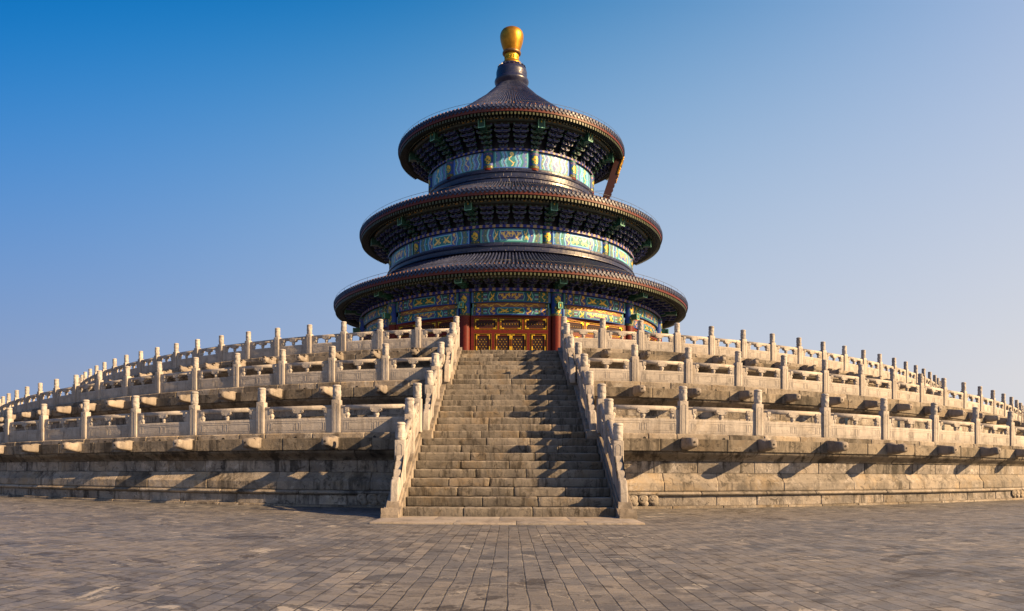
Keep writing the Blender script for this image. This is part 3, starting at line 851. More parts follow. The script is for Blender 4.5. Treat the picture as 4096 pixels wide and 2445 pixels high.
def upper_panel(var):
    W, H = 2 * 6.6 * S(R(11.6)), 1.25
    cv = Canvas(W, H, .024)
    zz = cv.tri(1.5 if var else 1.5, .17)
    if var == 0:
        banded(cv, (.30, .33, .37, .41, .56, .60, .66, .70, .86, 1.02, 1.12, 9), (PG, PC, PB, PC, PV, PC, PB, PC, PG, PV, PV, PG), zz)
        cv.put((np.abs(cv.X) < .26) & (np.abs(cv.Y - H / 2) < .52), PG)
        cv.gold('upright', 0, H / 2, .62, 1.1, 3, (.50, .34, .05))
        for s_ in (-1, 1):
            for y in (.2, .5, .8, 1.08): cv.gold('dot', s_ * .50, y, .07, .07)
            for y in (.15, .45, .75, 1.05): cv.gold('dot', s_ * 1.08, y, .07, .07)
        cv.put(np.abs(cv.X) > 1.20, PG); cv.put((np.abs(cv.X) > 1.17) & (np.abs(cv.X) < 1.20), PC)
    else:
        banded(cv, (.22, .25, .31, .35, .52, .56, .62, .66, .92, .98, 1.2, 9), (PV, PW_, PG, PC, PO, PC, PB, PW_, PV, PC, PO, PB), zz)
        cv.gold('upright', 0, H / 2, .48, 1.1, 8)
        for s_ in (-1, 1):
            for y in (.25, .6, .95): cv.gold('dot', s_ * .44, y, .09, .09)
            for y in (.15, .45, .75, 1.05): cv.gold('dot', s_ * 1.07, y, .09, .09)
            for y in (.3, .62, .94): cv.gold('dot', s_ * .78, y, .06, .06)
        cv.put(np.abs(cv.X) > 1.22, PB)
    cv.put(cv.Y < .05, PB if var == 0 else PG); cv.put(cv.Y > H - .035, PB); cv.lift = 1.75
    return cv
def mid_panel(var):
    W, H = 2 * 9.86 * S(R(12.9)), 1.0
    cv = Canvas(W, H, .028); d = np.abs(cv.X)
    zz = cv.tri(1, .13)
    bg1, bg2, fr = ((PV, PG, PC) if var == 0 else (PG, PV, PB))
    banded(cv, (.72, .78, .83, 1.18, 1.24, 1.31, 1.55, 1.60, 1.66, 1.95, 2.02, 9), (bg1, PC, PB if var == 0 else PG, bg2, PC, PB, bg1, PC, fr, PO, bg1, PG if var == 0 else PB), zz)
    m = (d < .80) & ((cv.Y < .17) | (cv.Y > H - .16)); cv.put(m, PG if var == 0 else PB)
    m = (d < .80) & (((cv.Y > .14) & (cv.Y < .18)) | ((cv.Y > H - .18) & (cv.Y < H - .14))); cv.put(m, PC)
    kind = 'dragon' if var == 0 else 'phoenix'
    for s_ in (-1, 1): cv.gold(kind, s_ * .37, H / 2, .70 * -s_, .66, 5 + s_); cv.gold(kind, s_ * .36, H / 2 + .02, .50 * s_, .5, 9)
    cv.gold('dot', 0, H / 2 + .12, .1, .1)
    for s_ in (-1, 1):
        cv.gold('phoenix' if var == 0 else 'upright', s_ * 1.02, H / 2, .40 * -s_, .85, 4 + s_)
        for y in (.15, .5, .85): cv.gold('dot', s_ * 1.78, y, .075, .075); cv.gold('dot', s_ * 2.03, y, .06, .06)
        cv.gold('dot', s_ * 1.45, .5, .09, .09)
    cv.put(cv.Y < .055, PG if var == 0 else PB); cv.put(cv.Y > H - .03, PB)
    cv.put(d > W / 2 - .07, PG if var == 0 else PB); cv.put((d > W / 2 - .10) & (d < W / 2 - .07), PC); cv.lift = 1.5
    return cv
def low_panel(var, H):
    W = 2 * 12.05 * S(R(13.0)); cv = Canvas(W, H, .028); d = np.abs(cv.X); zz = cv.tri(1, .13)
    bg1, bg2 = (PV, PG) if var == 0 else (PG, PV)
    ed = PG if var == 0 else PB
    banded(cv, (.84, .88, .96, 1.02, 1.42, 1.47, 1.55, 9), (bg1, PC, PG, PB, bg2, PC, PG, PV), zz)
    m = (d < .93) & ((cv.Y < H * .17) | (cv.Y > H * .9)); cv.put(m, ed)
    m = (d < .90) & (((cv.Y > H * .16) & (cv.Y < H * .21)) | ((cv.Y > H * .86) & (cv.Y < H * .9))); cv.put(m, PC)
    m = (d > 1.60) & (d < 1.86) & (np.abs(cv.Y / H - .5) < .42); cv.put(m & (np.abs(cv.Y / H - .5) > .2), PG); cv.put(m & (np.abs(np.abs(cv.Y / H - .5) - .2) < .05), PC)
    cv.put((d > 1.86) & (d < 2.02), PO); cv.put((d > 2.02) & (d < 2.40), PB if var else PG); cv.put((d > 2.40) & (d < 2.54), PO)
    for s_ in (-1, 1):
        cv.gold('dragon' if var == 0 else 'phoenix', s_ * .42, H * .54, .80 * -s_, H * .66, 7 + s_); cv.gold('dragon' if var == 0 else 'phoenix', s_ * .40, H * .54, .55 * s_, H * .5, 2)
        cv.gold('phoenix' if var == 0 else 'upright', s_ * 1.22, H / 2, .44 * -s_, H * .92, 4)
        cv.gold('upright', s_ * 2.21, H / 2, .36, H * .88, 9 + s_)
        for x in (1.94, 2.47):
            for y in ((.1, .55, .95) if H > .6 else (.5,)): cv.gold('dot', s_ * x, H * y, .085, .085)
        cv.gold('dot', s_ * 1.72, H / 2, .08, .08)
    cv.gold('dot', 0, H * .6, .09, .09)
    cv.put(cv.Y < .05, PB); cv.put(d > W / 2 - .10, PB if var == 0 else PG); cv.put((d > W / 2 - .13) & (d < W / 2 - .10), PC)
    return cv
def strip_panel(H):
    W = 2 * 12.0 * S(R(12.6)); cv = Canvas(W, H, .03); d = np.abs(cv.X)
    cv.c[:] = (.20, .09, .045)
    cv.gold('run', 0, H / 2, W - .8, H, 2); cv.gold('dot', 0, H / 2, .09, .09)
    cv.put(d > W / 2 - .28, PO); cv.put(d > W / 2 - .08, PC)
    for s_ in (-1, 1): cv.gold('dot', s_ * (W / 2 - .18), H / 2, .12, .12)
    return cv
def ledge_panel(r, H, deg):
    W = 2 * r * R(deg) ; cv = Canvas(W, H, .022); cv.c[:] = (.012, .022, .20)
    per = .47; n = int(round(W / per)); per = W / n
    u = (cv.X / per) - np.floor(cv.X / per); i = np.floor(cv.X / per).astype(int) % 2; v = cv.Y / H
    m1 = (i == 0) & (((np.abs(u - .5) < .26) & ((np.abs(v - .25) < .12) | (np.abs(v - .75) < .12))) | (np.abs(u - .5) < .05) & (np.abs(v - .5) < .3))
    m2 = (i == 1) & (((np.abs(u - .5) < .26) & ((np.abs(v - .18) < .10) | (np.abs(v - .5) < .09) | (np.abs(v - .82) < .10))) | (np.abs(u - .5) < .05))
    cv.put(m1 | m2, (.36, .27, .12), .4)
    return cv
def flame_panel(r, H, n, deg):
    """red board behind the brackets with a gilt flame between each pair"""
    W = 2 * r * R(deg); cv = Canvas(W, H, .035); cv.c[:] = (.014, .016, .03)
    per = W / n; u = np.abs((cv.X / per) - np.floor(cv.X / per) - .5) * per; y = cv.Y
    hw = .30 * np.clip(1 - y / .62, 0, 1) ** .75
    cv.put((u < hw) & (y < .62), (.012, .12, .07)); cv.put((u < hw - .045) & (y < .58), (.16, .022, .014))
    w2 = .12 * np.sqrt(np.clip(1 - ((y - .2) / .17) ** 2, 0, 1)) * np.clip(1.35 - y / .4, 0, 1)
    cv.put((u < w2) & (u > w2 * .35), (.72, .45, .10), .7)
    return cv
def column_canvas(r, H, kind):
    W = 2 * PI * r * .5; cv = Canvas(W, H, .02); cv.c[:] = PB; v = cv.Y / H
    if kind == 'short':
        cv.put(v > .9, PG); cv.put((v > .75) & (v < .9), PV); cv.put(v < .16, PO)
        cv.put((cv.X / .34) ** 2 + ((v - .47) * H / (.36 * min(1, H / 1.1))) ** 2 < 1, PG)
        cv.gold('upright', 0, .47 * H, .56, .60 * min(1.0, H), 3); cv.gold('dragon', 0, .45 * H, .5, .5, 2)
        for x in (-.3, 0, .3): cv.gold('dot', x, .82 * H, .07, .07); cv.gold('dot', x, .08 * H, .08, .08)
    else:
        cv.put(v > .94, PG); cv.put(v < .11, PO); cv.put((v > .83) & (v < .94), PV)
        for c in (.66, .27):
            cv.put((cv.X / .28) ** 2 + ((v - c) * H / .32) ** 2 < 1, PG)
            cv.gold('upright', 0, c * H, .42, .56, int(c * 10)); cv.gold('dragon', 0, c * H, .42, .46, 6)
        for x in (-.22, 0, .22): cv.gold('dot', x, .88 * H, .07, .07); cv.gold('dot', x, .055 * H, .08, .08)
    return cv
def arcmap(r, z0, bulge=0.0, H=1.0):
    def fn(x, y):
        a = x / r; rr = r + bulge * (S(PI * min(1, max(0, y / H))))
        return (rr * S(a), -rr * Cs(a), z0 + y - FL[2])
    return fn
def colmap(r, cr, z0):
    def fn(x, y):
        a = x / cr
        return (cr * S(a), -r - cr * Cs(a), z0 + y - FL[2])
    return fn
ANG = [R(30 * k) for k in range(-3, 4)]          # bays in or just round the edge of view
CANG = [R(15 + 30 * k) for k in range(-4, 4)]
def shared(b, name, mat): return b.mesh(name, mat, (0, 0, 0))

# --- drum cores
for r, z0, z1 in ((6.35, 21.2, 26.3), (9.60, 15.0, 19.3), (11.45, 5.0, 13.4)):
    b = MB(); b.lathe([(r, hz(z0)), (r, hz(z1))], 96)
    hb(b, 'drum', M['dark'])

# --- painted beams, columns, ledges
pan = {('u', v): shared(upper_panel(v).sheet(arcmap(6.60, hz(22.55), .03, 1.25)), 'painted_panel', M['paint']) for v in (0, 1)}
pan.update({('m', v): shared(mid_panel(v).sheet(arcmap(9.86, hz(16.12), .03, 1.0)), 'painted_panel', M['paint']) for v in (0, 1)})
pan.update({('l', v): shared(low_panel(v, .73).sheet(arcmap(12.06, hz(11.49), .03, .73)), 'painted_panel', M['paint']) for v in (0, 1)})
pan.update({('s', v): shared(low_panel(v, .53).sheet(arcmap(12.02, hz(10.63), .02, .53)), 'painted_panel', M['paint']) for v in (0, 1)})
strip = shared(strip_panel(.33).sheet(arcmap(11.90, hz(11.16))), 'painted_strip', M['paint'])
led = [shared(ledge_panel(r, h, 15).sheet(arcmap(r, hz(z))), 'painted_ledge', M['paint']) for r, h, z in ((6.78, .13, 23.81), (10.05, .20, 17.13), (12.25, .19, 12.23))]
fl = [shared(flame_panel(r, h, n, 15).sheet(arcmap(r, hz(z))), 'flame_board', M['paint']) for r, h, n, z in ((6.50, 1.3, 3, 23.94), (9.75, 1.1, 5, 17.33), (11.95, .7, 7, 12.42))]
ccol = [shared(column_canvas(cr, h, k).sheet(colmap(r, cr, hz(z))), 'painted_column', M['paint']) for r, cr, h, z, k in ((6.45, .40, 1.27, 22.53, 'short'), (9.62, .38, 1.02, 16.10, 'short'), (12.0, .36, 1.60, 10.62, 'tall'))]
def cornerbox(r0, r1, a0, a1, z0, z1, n=8):
    b = MB(); b.arc([(r1, z1), (r1, z0), (r0, z0), (r0, z1)], a0, a1, .05, .5, ins=.004); return b
# backing beams behind the sheets so that each has thickness, with plain painted ends
beam = [cornerbox(r - .22, r - .012, -R(d), R(d), hz(z0), hz(z1)) for r, d, z0, z1 in ((6.60, 11.9, 22.55, 23.79), (9.86, 13.0, 16.12, 17.11), (12.06, 13.1, 11.5, 12.21), (12.02, 13.0, 10.64, 11.15))]
beam_me = [[b.mesh('beam', m, OFF) for m in (M['green'], plain('blue_beam_paint', PB, .45))] for b in beam]
ledb = [cornerbox(r - .4, r - .006, -R(15), R(15), hz(z0), hz(z1)) for r, z0, z1 in ((6.78, 23.80, 23.945), (10.05, 17.12, 17.335), (12.25, 12.22, 12.425))]
led_me = [b.mesh('ledge_beam', M['dark'], OFF) for b in ledb]
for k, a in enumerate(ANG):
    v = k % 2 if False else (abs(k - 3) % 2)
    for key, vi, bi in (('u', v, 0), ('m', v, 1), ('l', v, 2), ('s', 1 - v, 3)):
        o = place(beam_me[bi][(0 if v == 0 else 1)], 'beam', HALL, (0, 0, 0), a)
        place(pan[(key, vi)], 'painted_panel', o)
    place(strip, 'painted_strip', HALL, (0, 0, 0), a)
    for q in range(3):
        o = place(led_me[q], 'ledge_beam', HALL, (0, 0, 0), a)
        place(led[q], 'painted_ledge', o)
        place(fl[q], 'flame_board', HALL, (0, 0, 0), a)
b = MB(); b.lathe([(.405, hz(22.38)), (.405, hz(22.53)), (.0, hz(22.53))], 20, c=(0, -6.45)); foot_me = b.mesh('column_foot', M['red'], OFF)
b = MB(); b.lathe([(.365, FL[2]), (.365, hz(10.62))], 28, c=(0, -12.0)); redcol = b.mesh('red_column', M['red'], OFF)
bm_ = MB(); 
bm_.box(-.13, .13, -12.85, -12.2, hz(11.05), hz(11.42), mi=0)
bm_.box(-.155, .155, -12.875, -12.84, hz(11.025), hz(11.06), mi=1); bm_.box(-.155, .155, -12.875, -12.84, hz(11.41), hz(11.445), mi=1)
bm_.box(-.155, -.12, -12.875, -12.84, hz(11.06), hz(11.41), mi=1); bm_.box(.12, .155, -12.875, -12.84, hz(11.06), hz(11.41), mi=1)
bm_.box(-.03, .03, -12.862, -12.84, hz(11.15), hz(11.32), mi=2)
beamend = bm_.mesh('beam_end', [M['green'], M['pale_green'], M['gold']], OFF)
for a in CANG:
    for q in range(3):
        o = place(ccol[q], 'painted_column', HALL, (0, 0, 0), a)
    place(foot_me, 'column_foot', HALL, (0, 0, 0), a)
    place(redcol, 'red_column', HALL, (0, 0, 0), a)
    place(beamend, 'beam_end', HALL, (0, 0, 0), a)

# --- brackets under each eave
def bracket(r0, z0, r1, z1, n, wid, main=False):
    """stepped bracket set: boat-shaped cross arms on a stack of outward arms, pale lines along their edges"""
    b = MB(); ca, cb = (0, 1) if not main else (1, 0)
    dz = (z1 - z0) / n; dr = (r1 - r0) / max(1, n - 1)
    def boat(w_, y0, y1, za, zb, mi):
        h = zb - za
        prof = [(-w_, zb), (-w_, za + h * .55), (-w_ * .72, za + h * .12), (-w_ * .45, za), (w_ * .45, za), (w_ * .72, za + h * .12), (w_, za + h * .55), (w_, zb)]
        m = len(prof)
        vv = [(x, y, z) for y in (y0, y1) for x, z in prof]
        b.add(vv, [tuple(range(m)), tuple(range(m, 2 * m))[::-1]] + [(i, m + i, m + (i + 1) % m, (i + 1) % m) for i in range(m)], .5, False, mi)
        e = .022                                               # pale edging on the front face
        for (xa, z_a), (xb, z_b) in zip(prof[1:7], prof[2:7]):
            b.add([(xa, y0 - .006, z_a), (xb, y0 - .006, z_b), (xb * .96, y0 - .006, z_b + e), (xa * .96, y0 - .006, z_a + e)], [(0, 1, 2, 3)], .5, False, 2)
        b.box(-w_, w_, y0 - .007, y0 - .004, zb - .016, zb, mi=2)
    for k in range(n):
        r = r0 + dr * k; za = z0 + dz * k; zb = za + dz * .60
        for j, wf in enumerate((1.0, .72) if k else (1.0,)):
            y = -(r - j * dr * .9)
            w_ = wid * (.46 + .54 * k / max(1, n - 1)) * wf if not (k == n - 1 and not main) else wid * .8
            boat(w_, y - .055, y + .055, za + (dz * .0), zb, ca)
            for x in (-w_ + .055, 0, w_ - .055):
                b.box(x - .065, x + .065, y - .075, y + .065, zb + .004, zb + dz * .34, mi=cb)
                b.box(x - .065, x + .065, y - .080, y - .075, zb + dz * .30, zb + dz * .34, mi=2)
        y1 = -(r + dr * .55); hw = .05 if not main else .10
        pr = [(-(r0 - .3), za), (y1 + .12, za), (y1, za + dz * .25), (y1 - .02, za + dz * .62), (-(r0 - .3), za + dz * .62)]
        b.prism(pr, -hw, hw, mi=ca)
        b.box(-hw, -hw + .014, y1 - .030, y1 - .02, za + dz * .2, za + dz * .62, mi=2); b.box(hw - .014, hw, y1 - .030, y1 - .02, za + dz * .2, za + dz * .62, mi=2)
    if main:                                                   # the green beam head on every column line
        zt = z1 + .26; zb_ = z1 - min(.46, dz * 1.5); yb = -(r1 + .44); w_ = .24
        b.box(-w_, w_, yb, -(r0), zb_, zt, mi=1)
        for xa, xb in ((-w_ - .012, -w_ + .02), (w_ - .02, w_ + .012)): b.box(xa, xb, yb - .012, yb - .002, zb_, zt, mi=3)
        b.box(-w_ + .02, w_ - .02, yb - .012, yb - .002, zb_, zb_ + .04, mi=3)
        b.add([(-w_, yb, zt), (w_, yb, zt), (0, yb, zt + .12), (-w_, -r1, zt), (w_, -r1, zt), (0, -r1, zt + .12)], [(0, 1, 2), (3, 5, 4), (0, 2, 5, 3), (1, 4, 5, 2)], .5, False, 1)
        b.box(-.035, .035, yb - .010, yb - .002, z1 - .02, z1 + .10, mi=4)
    return b.mesh('bracket_set', [plain('bracket_blue', (.014, .024, .125), .5, var=.4), plain('bracket_green', (.009, .058, .045), .5, var=.4), plain('bracket_edge', (.115, .125, .115), .5), M['pale_green'], M['gold']], OFF)
BR = ((6.72, hz(23.95), 7.95, hz(25.30), 5, .68, 3), (10.0, hz(17.34), 11.0, hz(18.40), 4, .58, 5), (12.2, hz(12.43), 13.05, hz(12.88), 2, .47, 7))
for q, (r0, z0, r1, z1, n, wd, div) in enumerate(BR):
    me0 = bracket(r0, z0, r1, z1, n, wd); me1 = bracket(r0, z0, r1, z1, n, wd, True)
    lim = (100, 98, 88)[q]
    step = 30.0 / div; k0 = int((lim + 15) / step)
    for k in range(-k0, k0 + 1):
        deg = 15 + k * step
        if abs(deg) > lim: continue
        place(me1 if k % div == 0 else me0, 'bracket_set', HALL, (0, 0, 0), R(deg))

# --- roofs
ROOF = ((9.24, 26.05, 7.95, 25.38, 180, [(1.15, 31.74), (1.32, 31.52), (1.60, 31.22), (1.98, 30.86), (2.53, 30.32), (3.11, 29.90), (4.1, 29.12), (5.3, 28.25), (6.6, 27.42), (7.8, 26.75), (8.7, 26.30), (9.24, 26.05)], 'top'),
        (12.33, 19.10, 11.0, 18.44, 240, [(7.05, 21.45), (8.0, 20.88), (9.2, 20.28), (10.4, 19.78), (11.5, 19.38), (12.33, 19.10)], 'middle'),
        (14.39, 13.40, 13.05, 12.86, 288, [(10.3, 15.30), (11.2, 14.78), (12.2, 14.27), (13.2, 13.83), (13.9, 13.57), (14.39, 13.40)], 'lowest'))
for re, ze, rp, zp, n, prof, nm in ROOF:
    b = MB()
    pr = [(r, hz(z)) for r, z in prof]
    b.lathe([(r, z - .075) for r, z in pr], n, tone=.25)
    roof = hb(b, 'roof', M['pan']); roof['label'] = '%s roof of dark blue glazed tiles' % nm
    b = MB(); hw = PI / n
    # resample the profile into single tiles
    L = [0]
    for p, q in zip(pr, pr[1:]): L.append(L[-1] + math.hypot(q[0] - p[0], q[1] - p[1]))
    m = max(6, int(L[-1] / .62)); ss = np.linspace(0, L[-1], m + 1)
    rr = np.interp(ss, L, [p[0] for p in pr]); zz = np.interp(ss, L, [p[1] for p in pr])
    for i in range(n):
        a = 2 * PI * (i + .5) / n
        if abs((a + PI) % (2 * PI) - PI) > 1.9 and i % 2: pass
        for k in range(m):
            t_ = random.gauss(.45, .22)
            vv = []
            for r, z, lift in ((rr[k], zz[k], .0), (rr[k + 1], zz[k + 1], .006)):
                rad = min(.105, r * hw * .66)
                for q in range(5):
                    th = PI * q / 4; x = rad * Cs(th); h = rad * 1.35 * S(th) - .075 + lift
                    da = x / r
                    vv.append((r * S(a + da), -r * Cs(a + da), z + h))
            b.add(vv, [(q, q + 5, q + 6, q + 1) for q in range(4)], t_, True)
    hb(b, 'tile_ribs', M['tile'], roof)
    # round end tiles, drip tiles and amber studs
    e = MB(); st = MB()
    for i in range(n):
        a = 2 * PI * (i + .5) / n; ca, sa = Cs(a), S(a)
        def P(x, o, z): return ((re + o) * sa + x * ca, -(re + o) * ca + x * sa, hz(ze) + z)
        rad = .122; nn = 12; tt = tone()
        ring = [P(rad * Cs(2 * PI * q / nn), .012, -.02 + rad * S(2 * PI * q / nn)) for q in range(nn)]
        back = [P(rad * Cs(2 * PI * q / nn), -.10, .01 + rad * S(2 * PI * q / nn)) for q in range(nn)]
        inn = [P(rad * .62 * Cs(2 * PI * q / nn), .0, -.02 + rad * .62 * S(2 * PI * q / nn)) for q in range(nn)]
        e.add(ring + back + inn, [(q, (q + 1) % nn, nn + (q + 1) % nn, nn + q) for q in range(nn)] + [(q, 2 * nn + q, 2 * nn + (q + 1) % nn, (q + 1) % nn) for q in range(nn)] + [tuple(2 * nn + q for q in range(nn))], tt, False)
        # drip tile between this rib and the next
        a2 = a + hw; c2, s2 = Cs(a2), S(a2); w_ = re * hw * .86
        def Q(x, o, z): return ((re + o) * s2 + x * c2, -(re + o) * c2 + x * s2, hz(ze) + z)
        sh = [(-w_, -.07), (-w_ * .92, -.15), (-w_ * .55, -.215), (0, -.275), (w_ * .55, -.215), (w_ * .92, -.15), (w_, -.07), (w_ * .5, -.098), (0, -.108), (-w_ * .5, -.098)]
        f_ = [Q(x, -.02, z) for x, z in sh] + [Q(x, -.055, z + .004) for x, z in sh]; k_ = len(sh)
        e.add(f_, [tuple(range(k_)), tuple(range(k_, 2 * k_))[::-1]] + [(q, k_ + q, k_ + (q + 1) % k_, (q + 1) % k_) for q in range(k_)], tone(), False)
        slope = (pr[-2][1] - pr[-1][1]) / (pr[-1][0] - pr[-2][0])
        for back_ in ((.20,) if nm != 'top' else (.20, 1.6)):
            if back_ > 1 and i % 2: continue
            st.lathe([(.026, 0), (.032, .04), (.024, .075), (0, .085)], 6, fn=lambda p, a_: P(p[0], -back_ + p[1], (back_ * slope if back_ < 1 else .80) + .055 + p[2]), smooth=True)
    hb(e, 'eave_tiles', M['tile_end'], roof); so_ = hb(st, 'tile_studs', M['stud'], roof); so_['kind'] = 'stuff'
    # red eave board, boards of the soffit
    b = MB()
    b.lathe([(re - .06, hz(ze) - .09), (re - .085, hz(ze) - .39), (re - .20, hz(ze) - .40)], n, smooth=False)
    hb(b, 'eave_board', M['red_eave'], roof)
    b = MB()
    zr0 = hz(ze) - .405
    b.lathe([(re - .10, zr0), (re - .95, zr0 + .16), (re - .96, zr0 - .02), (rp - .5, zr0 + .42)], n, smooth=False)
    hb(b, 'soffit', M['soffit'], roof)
    # flying rafters (square) and eave rafters (round) with painted ends
    raf = MB(); nr = int(n * 1.2)
    for i in range(nr):
        a = 2 * PI * i / nr; ca, sa = Cs(a), S(a)
        if abs((a + PI) % (2 * PI) - PI) > 2.0: continue
        def P(x, r, z): return (r * sa + x * ca, -r * ca + x * sa, z)
        hw_, hh = .080, .21
        ro, ri_ = re - .14, re - .98; zo, zi = zr0 - .004, zr0 + .155
        vv = [P(x, r, z) for r, zt in ((ro, zo), (ri_, zi)) for x, z in ((-hw_, zt), (hw_, zt), (hw_ * .8, zt - hh), (-hw_ * .8, zt - hh))]
        raf.add(vv, [(0, 4, 5, 1), (1, 5, 6, 2), (2, 6, 7, 3), (3, 7, 4, 0)], .5, False, 0)
        g_ = [P(x * hw_, ro + .003, zo - hh * z) for x, z in ((-.95, .03), (.95, .03), (.75, .97), (-.75, .97))]
        raf.add(g_, [(0, 1, 2, 3)], .5, False, 1)
        ro2, ri2 = re - .74, rp - .45; zo2 = zr0 - .10; zi2 = zr0 + .40; rd = .074; nn = 7
        c0 = [P(rd * Cs(2 * PI * q / nn), ro2, zo2 - .06 + rd * S(2 * PI * q / nn)) for q in range(nn)]
        c1 = [P(rd * Cs(2 * PI * q / nn), ri2, zi2 - .06 + rd * S(2 * PI * q / nn)) for q in range(nn)]
        raf.add(c0 + c1, [(q, (q + 1) % nn, nn + (q + 1) % nn, nn + q) for q in range(nn)], .5, True, 0)
        raf.add([(x, y, z) for x, y, z in c0], [tuple(range(nn))], .5, False, 2)
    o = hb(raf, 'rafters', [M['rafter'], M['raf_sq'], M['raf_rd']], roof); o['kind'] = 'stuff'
    # purlin ring with gilt patches
    b = MB(); cr = .16
    b.lathe([(rp + .10 + cr * Cs(2 * PI * q / 10), hz(zp) + .16 + cr * S(2 * PI * q / 10)) for q in range(11)], 120)
    b.lathe([(rp + .06, hz(zp) - .14), (rp + .06, hz(zp) + .01), (rp - .06, hz(zp) + .01), (rp - .06, hz(zp) - .14)], 120, mi=1, smooth=False)
    for i in range(24):
        a = 2 * PI * (i + .5) / 24
        for k in range(-1, 2):
            aa = a + k * .05; rr_ = rp + .10
            b.box(-.10, .10, -rr_ - cr - .006, -rr_ - cr + .02, hz(zp) + .12, hz(zp) + .17, mi=2, fn=lambda p: (p[0] * Cs(aa) - p[1] * S(aa), p[0] * S(aa) + p[1] * Cs(aa), p[2]))
    hb(b, 'purlin_ring', [plain('purlin_paint', (.022, .040, .045), .5, var=.4), M['dark'], plain('faded_gilt', (.42, .25, .05), .45, var=.3)], roof)
    # lightning conductor on little stands
    b = MB(); rw = re - .12; zw = hz(ze) + .36
    b.tube([(rw * S(2 * PI * i / 120), -rw * Cs(2 * PI * i / 120), zw) for i in range(121)], .013, 4)
    for i in range(72):
        a = 2 * PI * i / 72; b.tube([(rw * S(a), -rw * Cs(a), hz(ze) + .05), (rw * S(a), -rw * Cs(a), zw)], .010, 3)
    hb(b, 'lightning_wire', M['wire'], roof)

# --- glazed rings where each roof meets the drum above
for r0, r1, z0, z1 in ((6.62, 7.08, 22.50, 21.36), (9.86, 10.36, 16.10, 15.16)):
    h = z0 - z1; b = MB()
    prof = [[(r0 - .02, 0), (r0 + .14, 0), (r0 + .16, -.02), (r0 + .16, -.16)], [(r0 + .10, -.17), (r0 + .20, -.19), (r0 + .25, -.24), (r0 + .27, -.30), (r0 + .22, -.36)],
            [(r0 + .20, -.37), (r0 + .20, -.62)], [(r0 + .22, -.63), (r0 + .30, -.66), (r0 + .36, -.71), (r0 + .37, -.78), (r0 + .30, -.83)], [(r0 + .30, -.84), (r1 + .0, -.92), (r1 + .02, -h + .0)]]
    for ci, p in enumerate(prof):
        sc_ = h / 1.14
        pp = [(r, hz(z0) + z * (sc_ if ci < 4 else 1)) for r, z in p]; pp += [(r0 - .1, pp[-1][1]), (r0 - .1, pp[0][1])]
        nn = 74 if r0 < 8 else 104; of = rnd()
        for i in range(nn):
            a = 2 * PI * (i + of) / nn
            b.arc(pp, a, a + 2 * PI / nn - .004 / r0, .06, tone(), ins=.006, jit=(rnd() - .5) * .008)
    hb(b, 'glazed_ring', M['ring'])

# --- finial
b = MB()
b.lathe([(1.22, hz(31.60)), (1.30, hz(31.74)), (1.38, hz(31.86)), (1.40, hz(31.98)), (1.36, hz(32.10)), (1.27, hz(32.18)), (1.28, hz(32.26)), (1.25, hz(32.34)), (1.26, hz(32.7)), (1.20, hz(32.95)), (1.15, hz(32.97)), (1.10, hz(33.12)), (.97, hz(33.28)), (.78, hz(33.38))], 64)
for i in range(22):                                            # fretwork in relief
    a = 2 * PI * i / 22; ca, sa = Cs(a), S(a)
    for x, z, w_, h_ in ((-.10, 32.62, .20, .05), (.02, 32.45, .05, .2), (-.10, 32.36, .08, .05), (0, 33.04, .02, .14), (.12, 33.04, .02, .14)):
        rr_ = 1.22 if z < 32.9 else 1.12
        b.box(x, x + w_, -rr_ - .035, -rr_ + .05, hz(z), hz(z) + h_, tone=.7, fn=lambda p: (p[0] * ca - p[1] * sa, p[0] * sa + p[1] * ca, p[2]))
fin = hb(b, 'finial', M['ring'])
b = MB(); b.lathe([(.80, hz(33.36)), (.80, hz(33.48)), (.72, hz(33.56)), (.64, hz(33.66)), (.60, hz(33.68))], 40); hb(b, 'finial_base', M['gold_orb'], fin)
b = MB(); b.lathe([(.58, hz(33.66)), (.575, hz(33.72)), (.57, hz(34.12)), (.58, hz(34.2))], 40)
for i in range(18):
    a = 2 * PI * i / 18
    b.tube([(.585 * S(a + .09 * Cs(t_)), -.585 * Cs(a + .09 * Cs(t_)), hz(33.90 + .13 * S(t_))) for t_ in np.linspace(0, 6.28, 9)], .022, 4)
hb(b, 'finial_neck', M['gold'], fin)
b = MB(); b.lathe([(.58, hz(34.16)), (.70, hz(34.20)), (.76, hz(34.28)), (.76, hz(34.38)), (.70, hz(34.46)), (.60, hz(34.50))], 40); hb(b, 'finial_collar', M['bronze'], fin)
b = MB()
b.lathe([(r_, hz(34.40 + (z_ - 34.46) * .925)) for r_, z_ in ((.60, 34.46), (.66, 34.58), (.74, 34.82), (.83, 35.1), (.91, 35.4), (.955, 35.68), (.965, 35.87), (.945, 36.04), (.89, 36.21), (.79, 36.36), (.64, 36.47), (.43, 36.54), (.2, 36.57), (0, 36.575))], 48)
hb(b, 'gilded_ball', M['gold_orb'], fin)

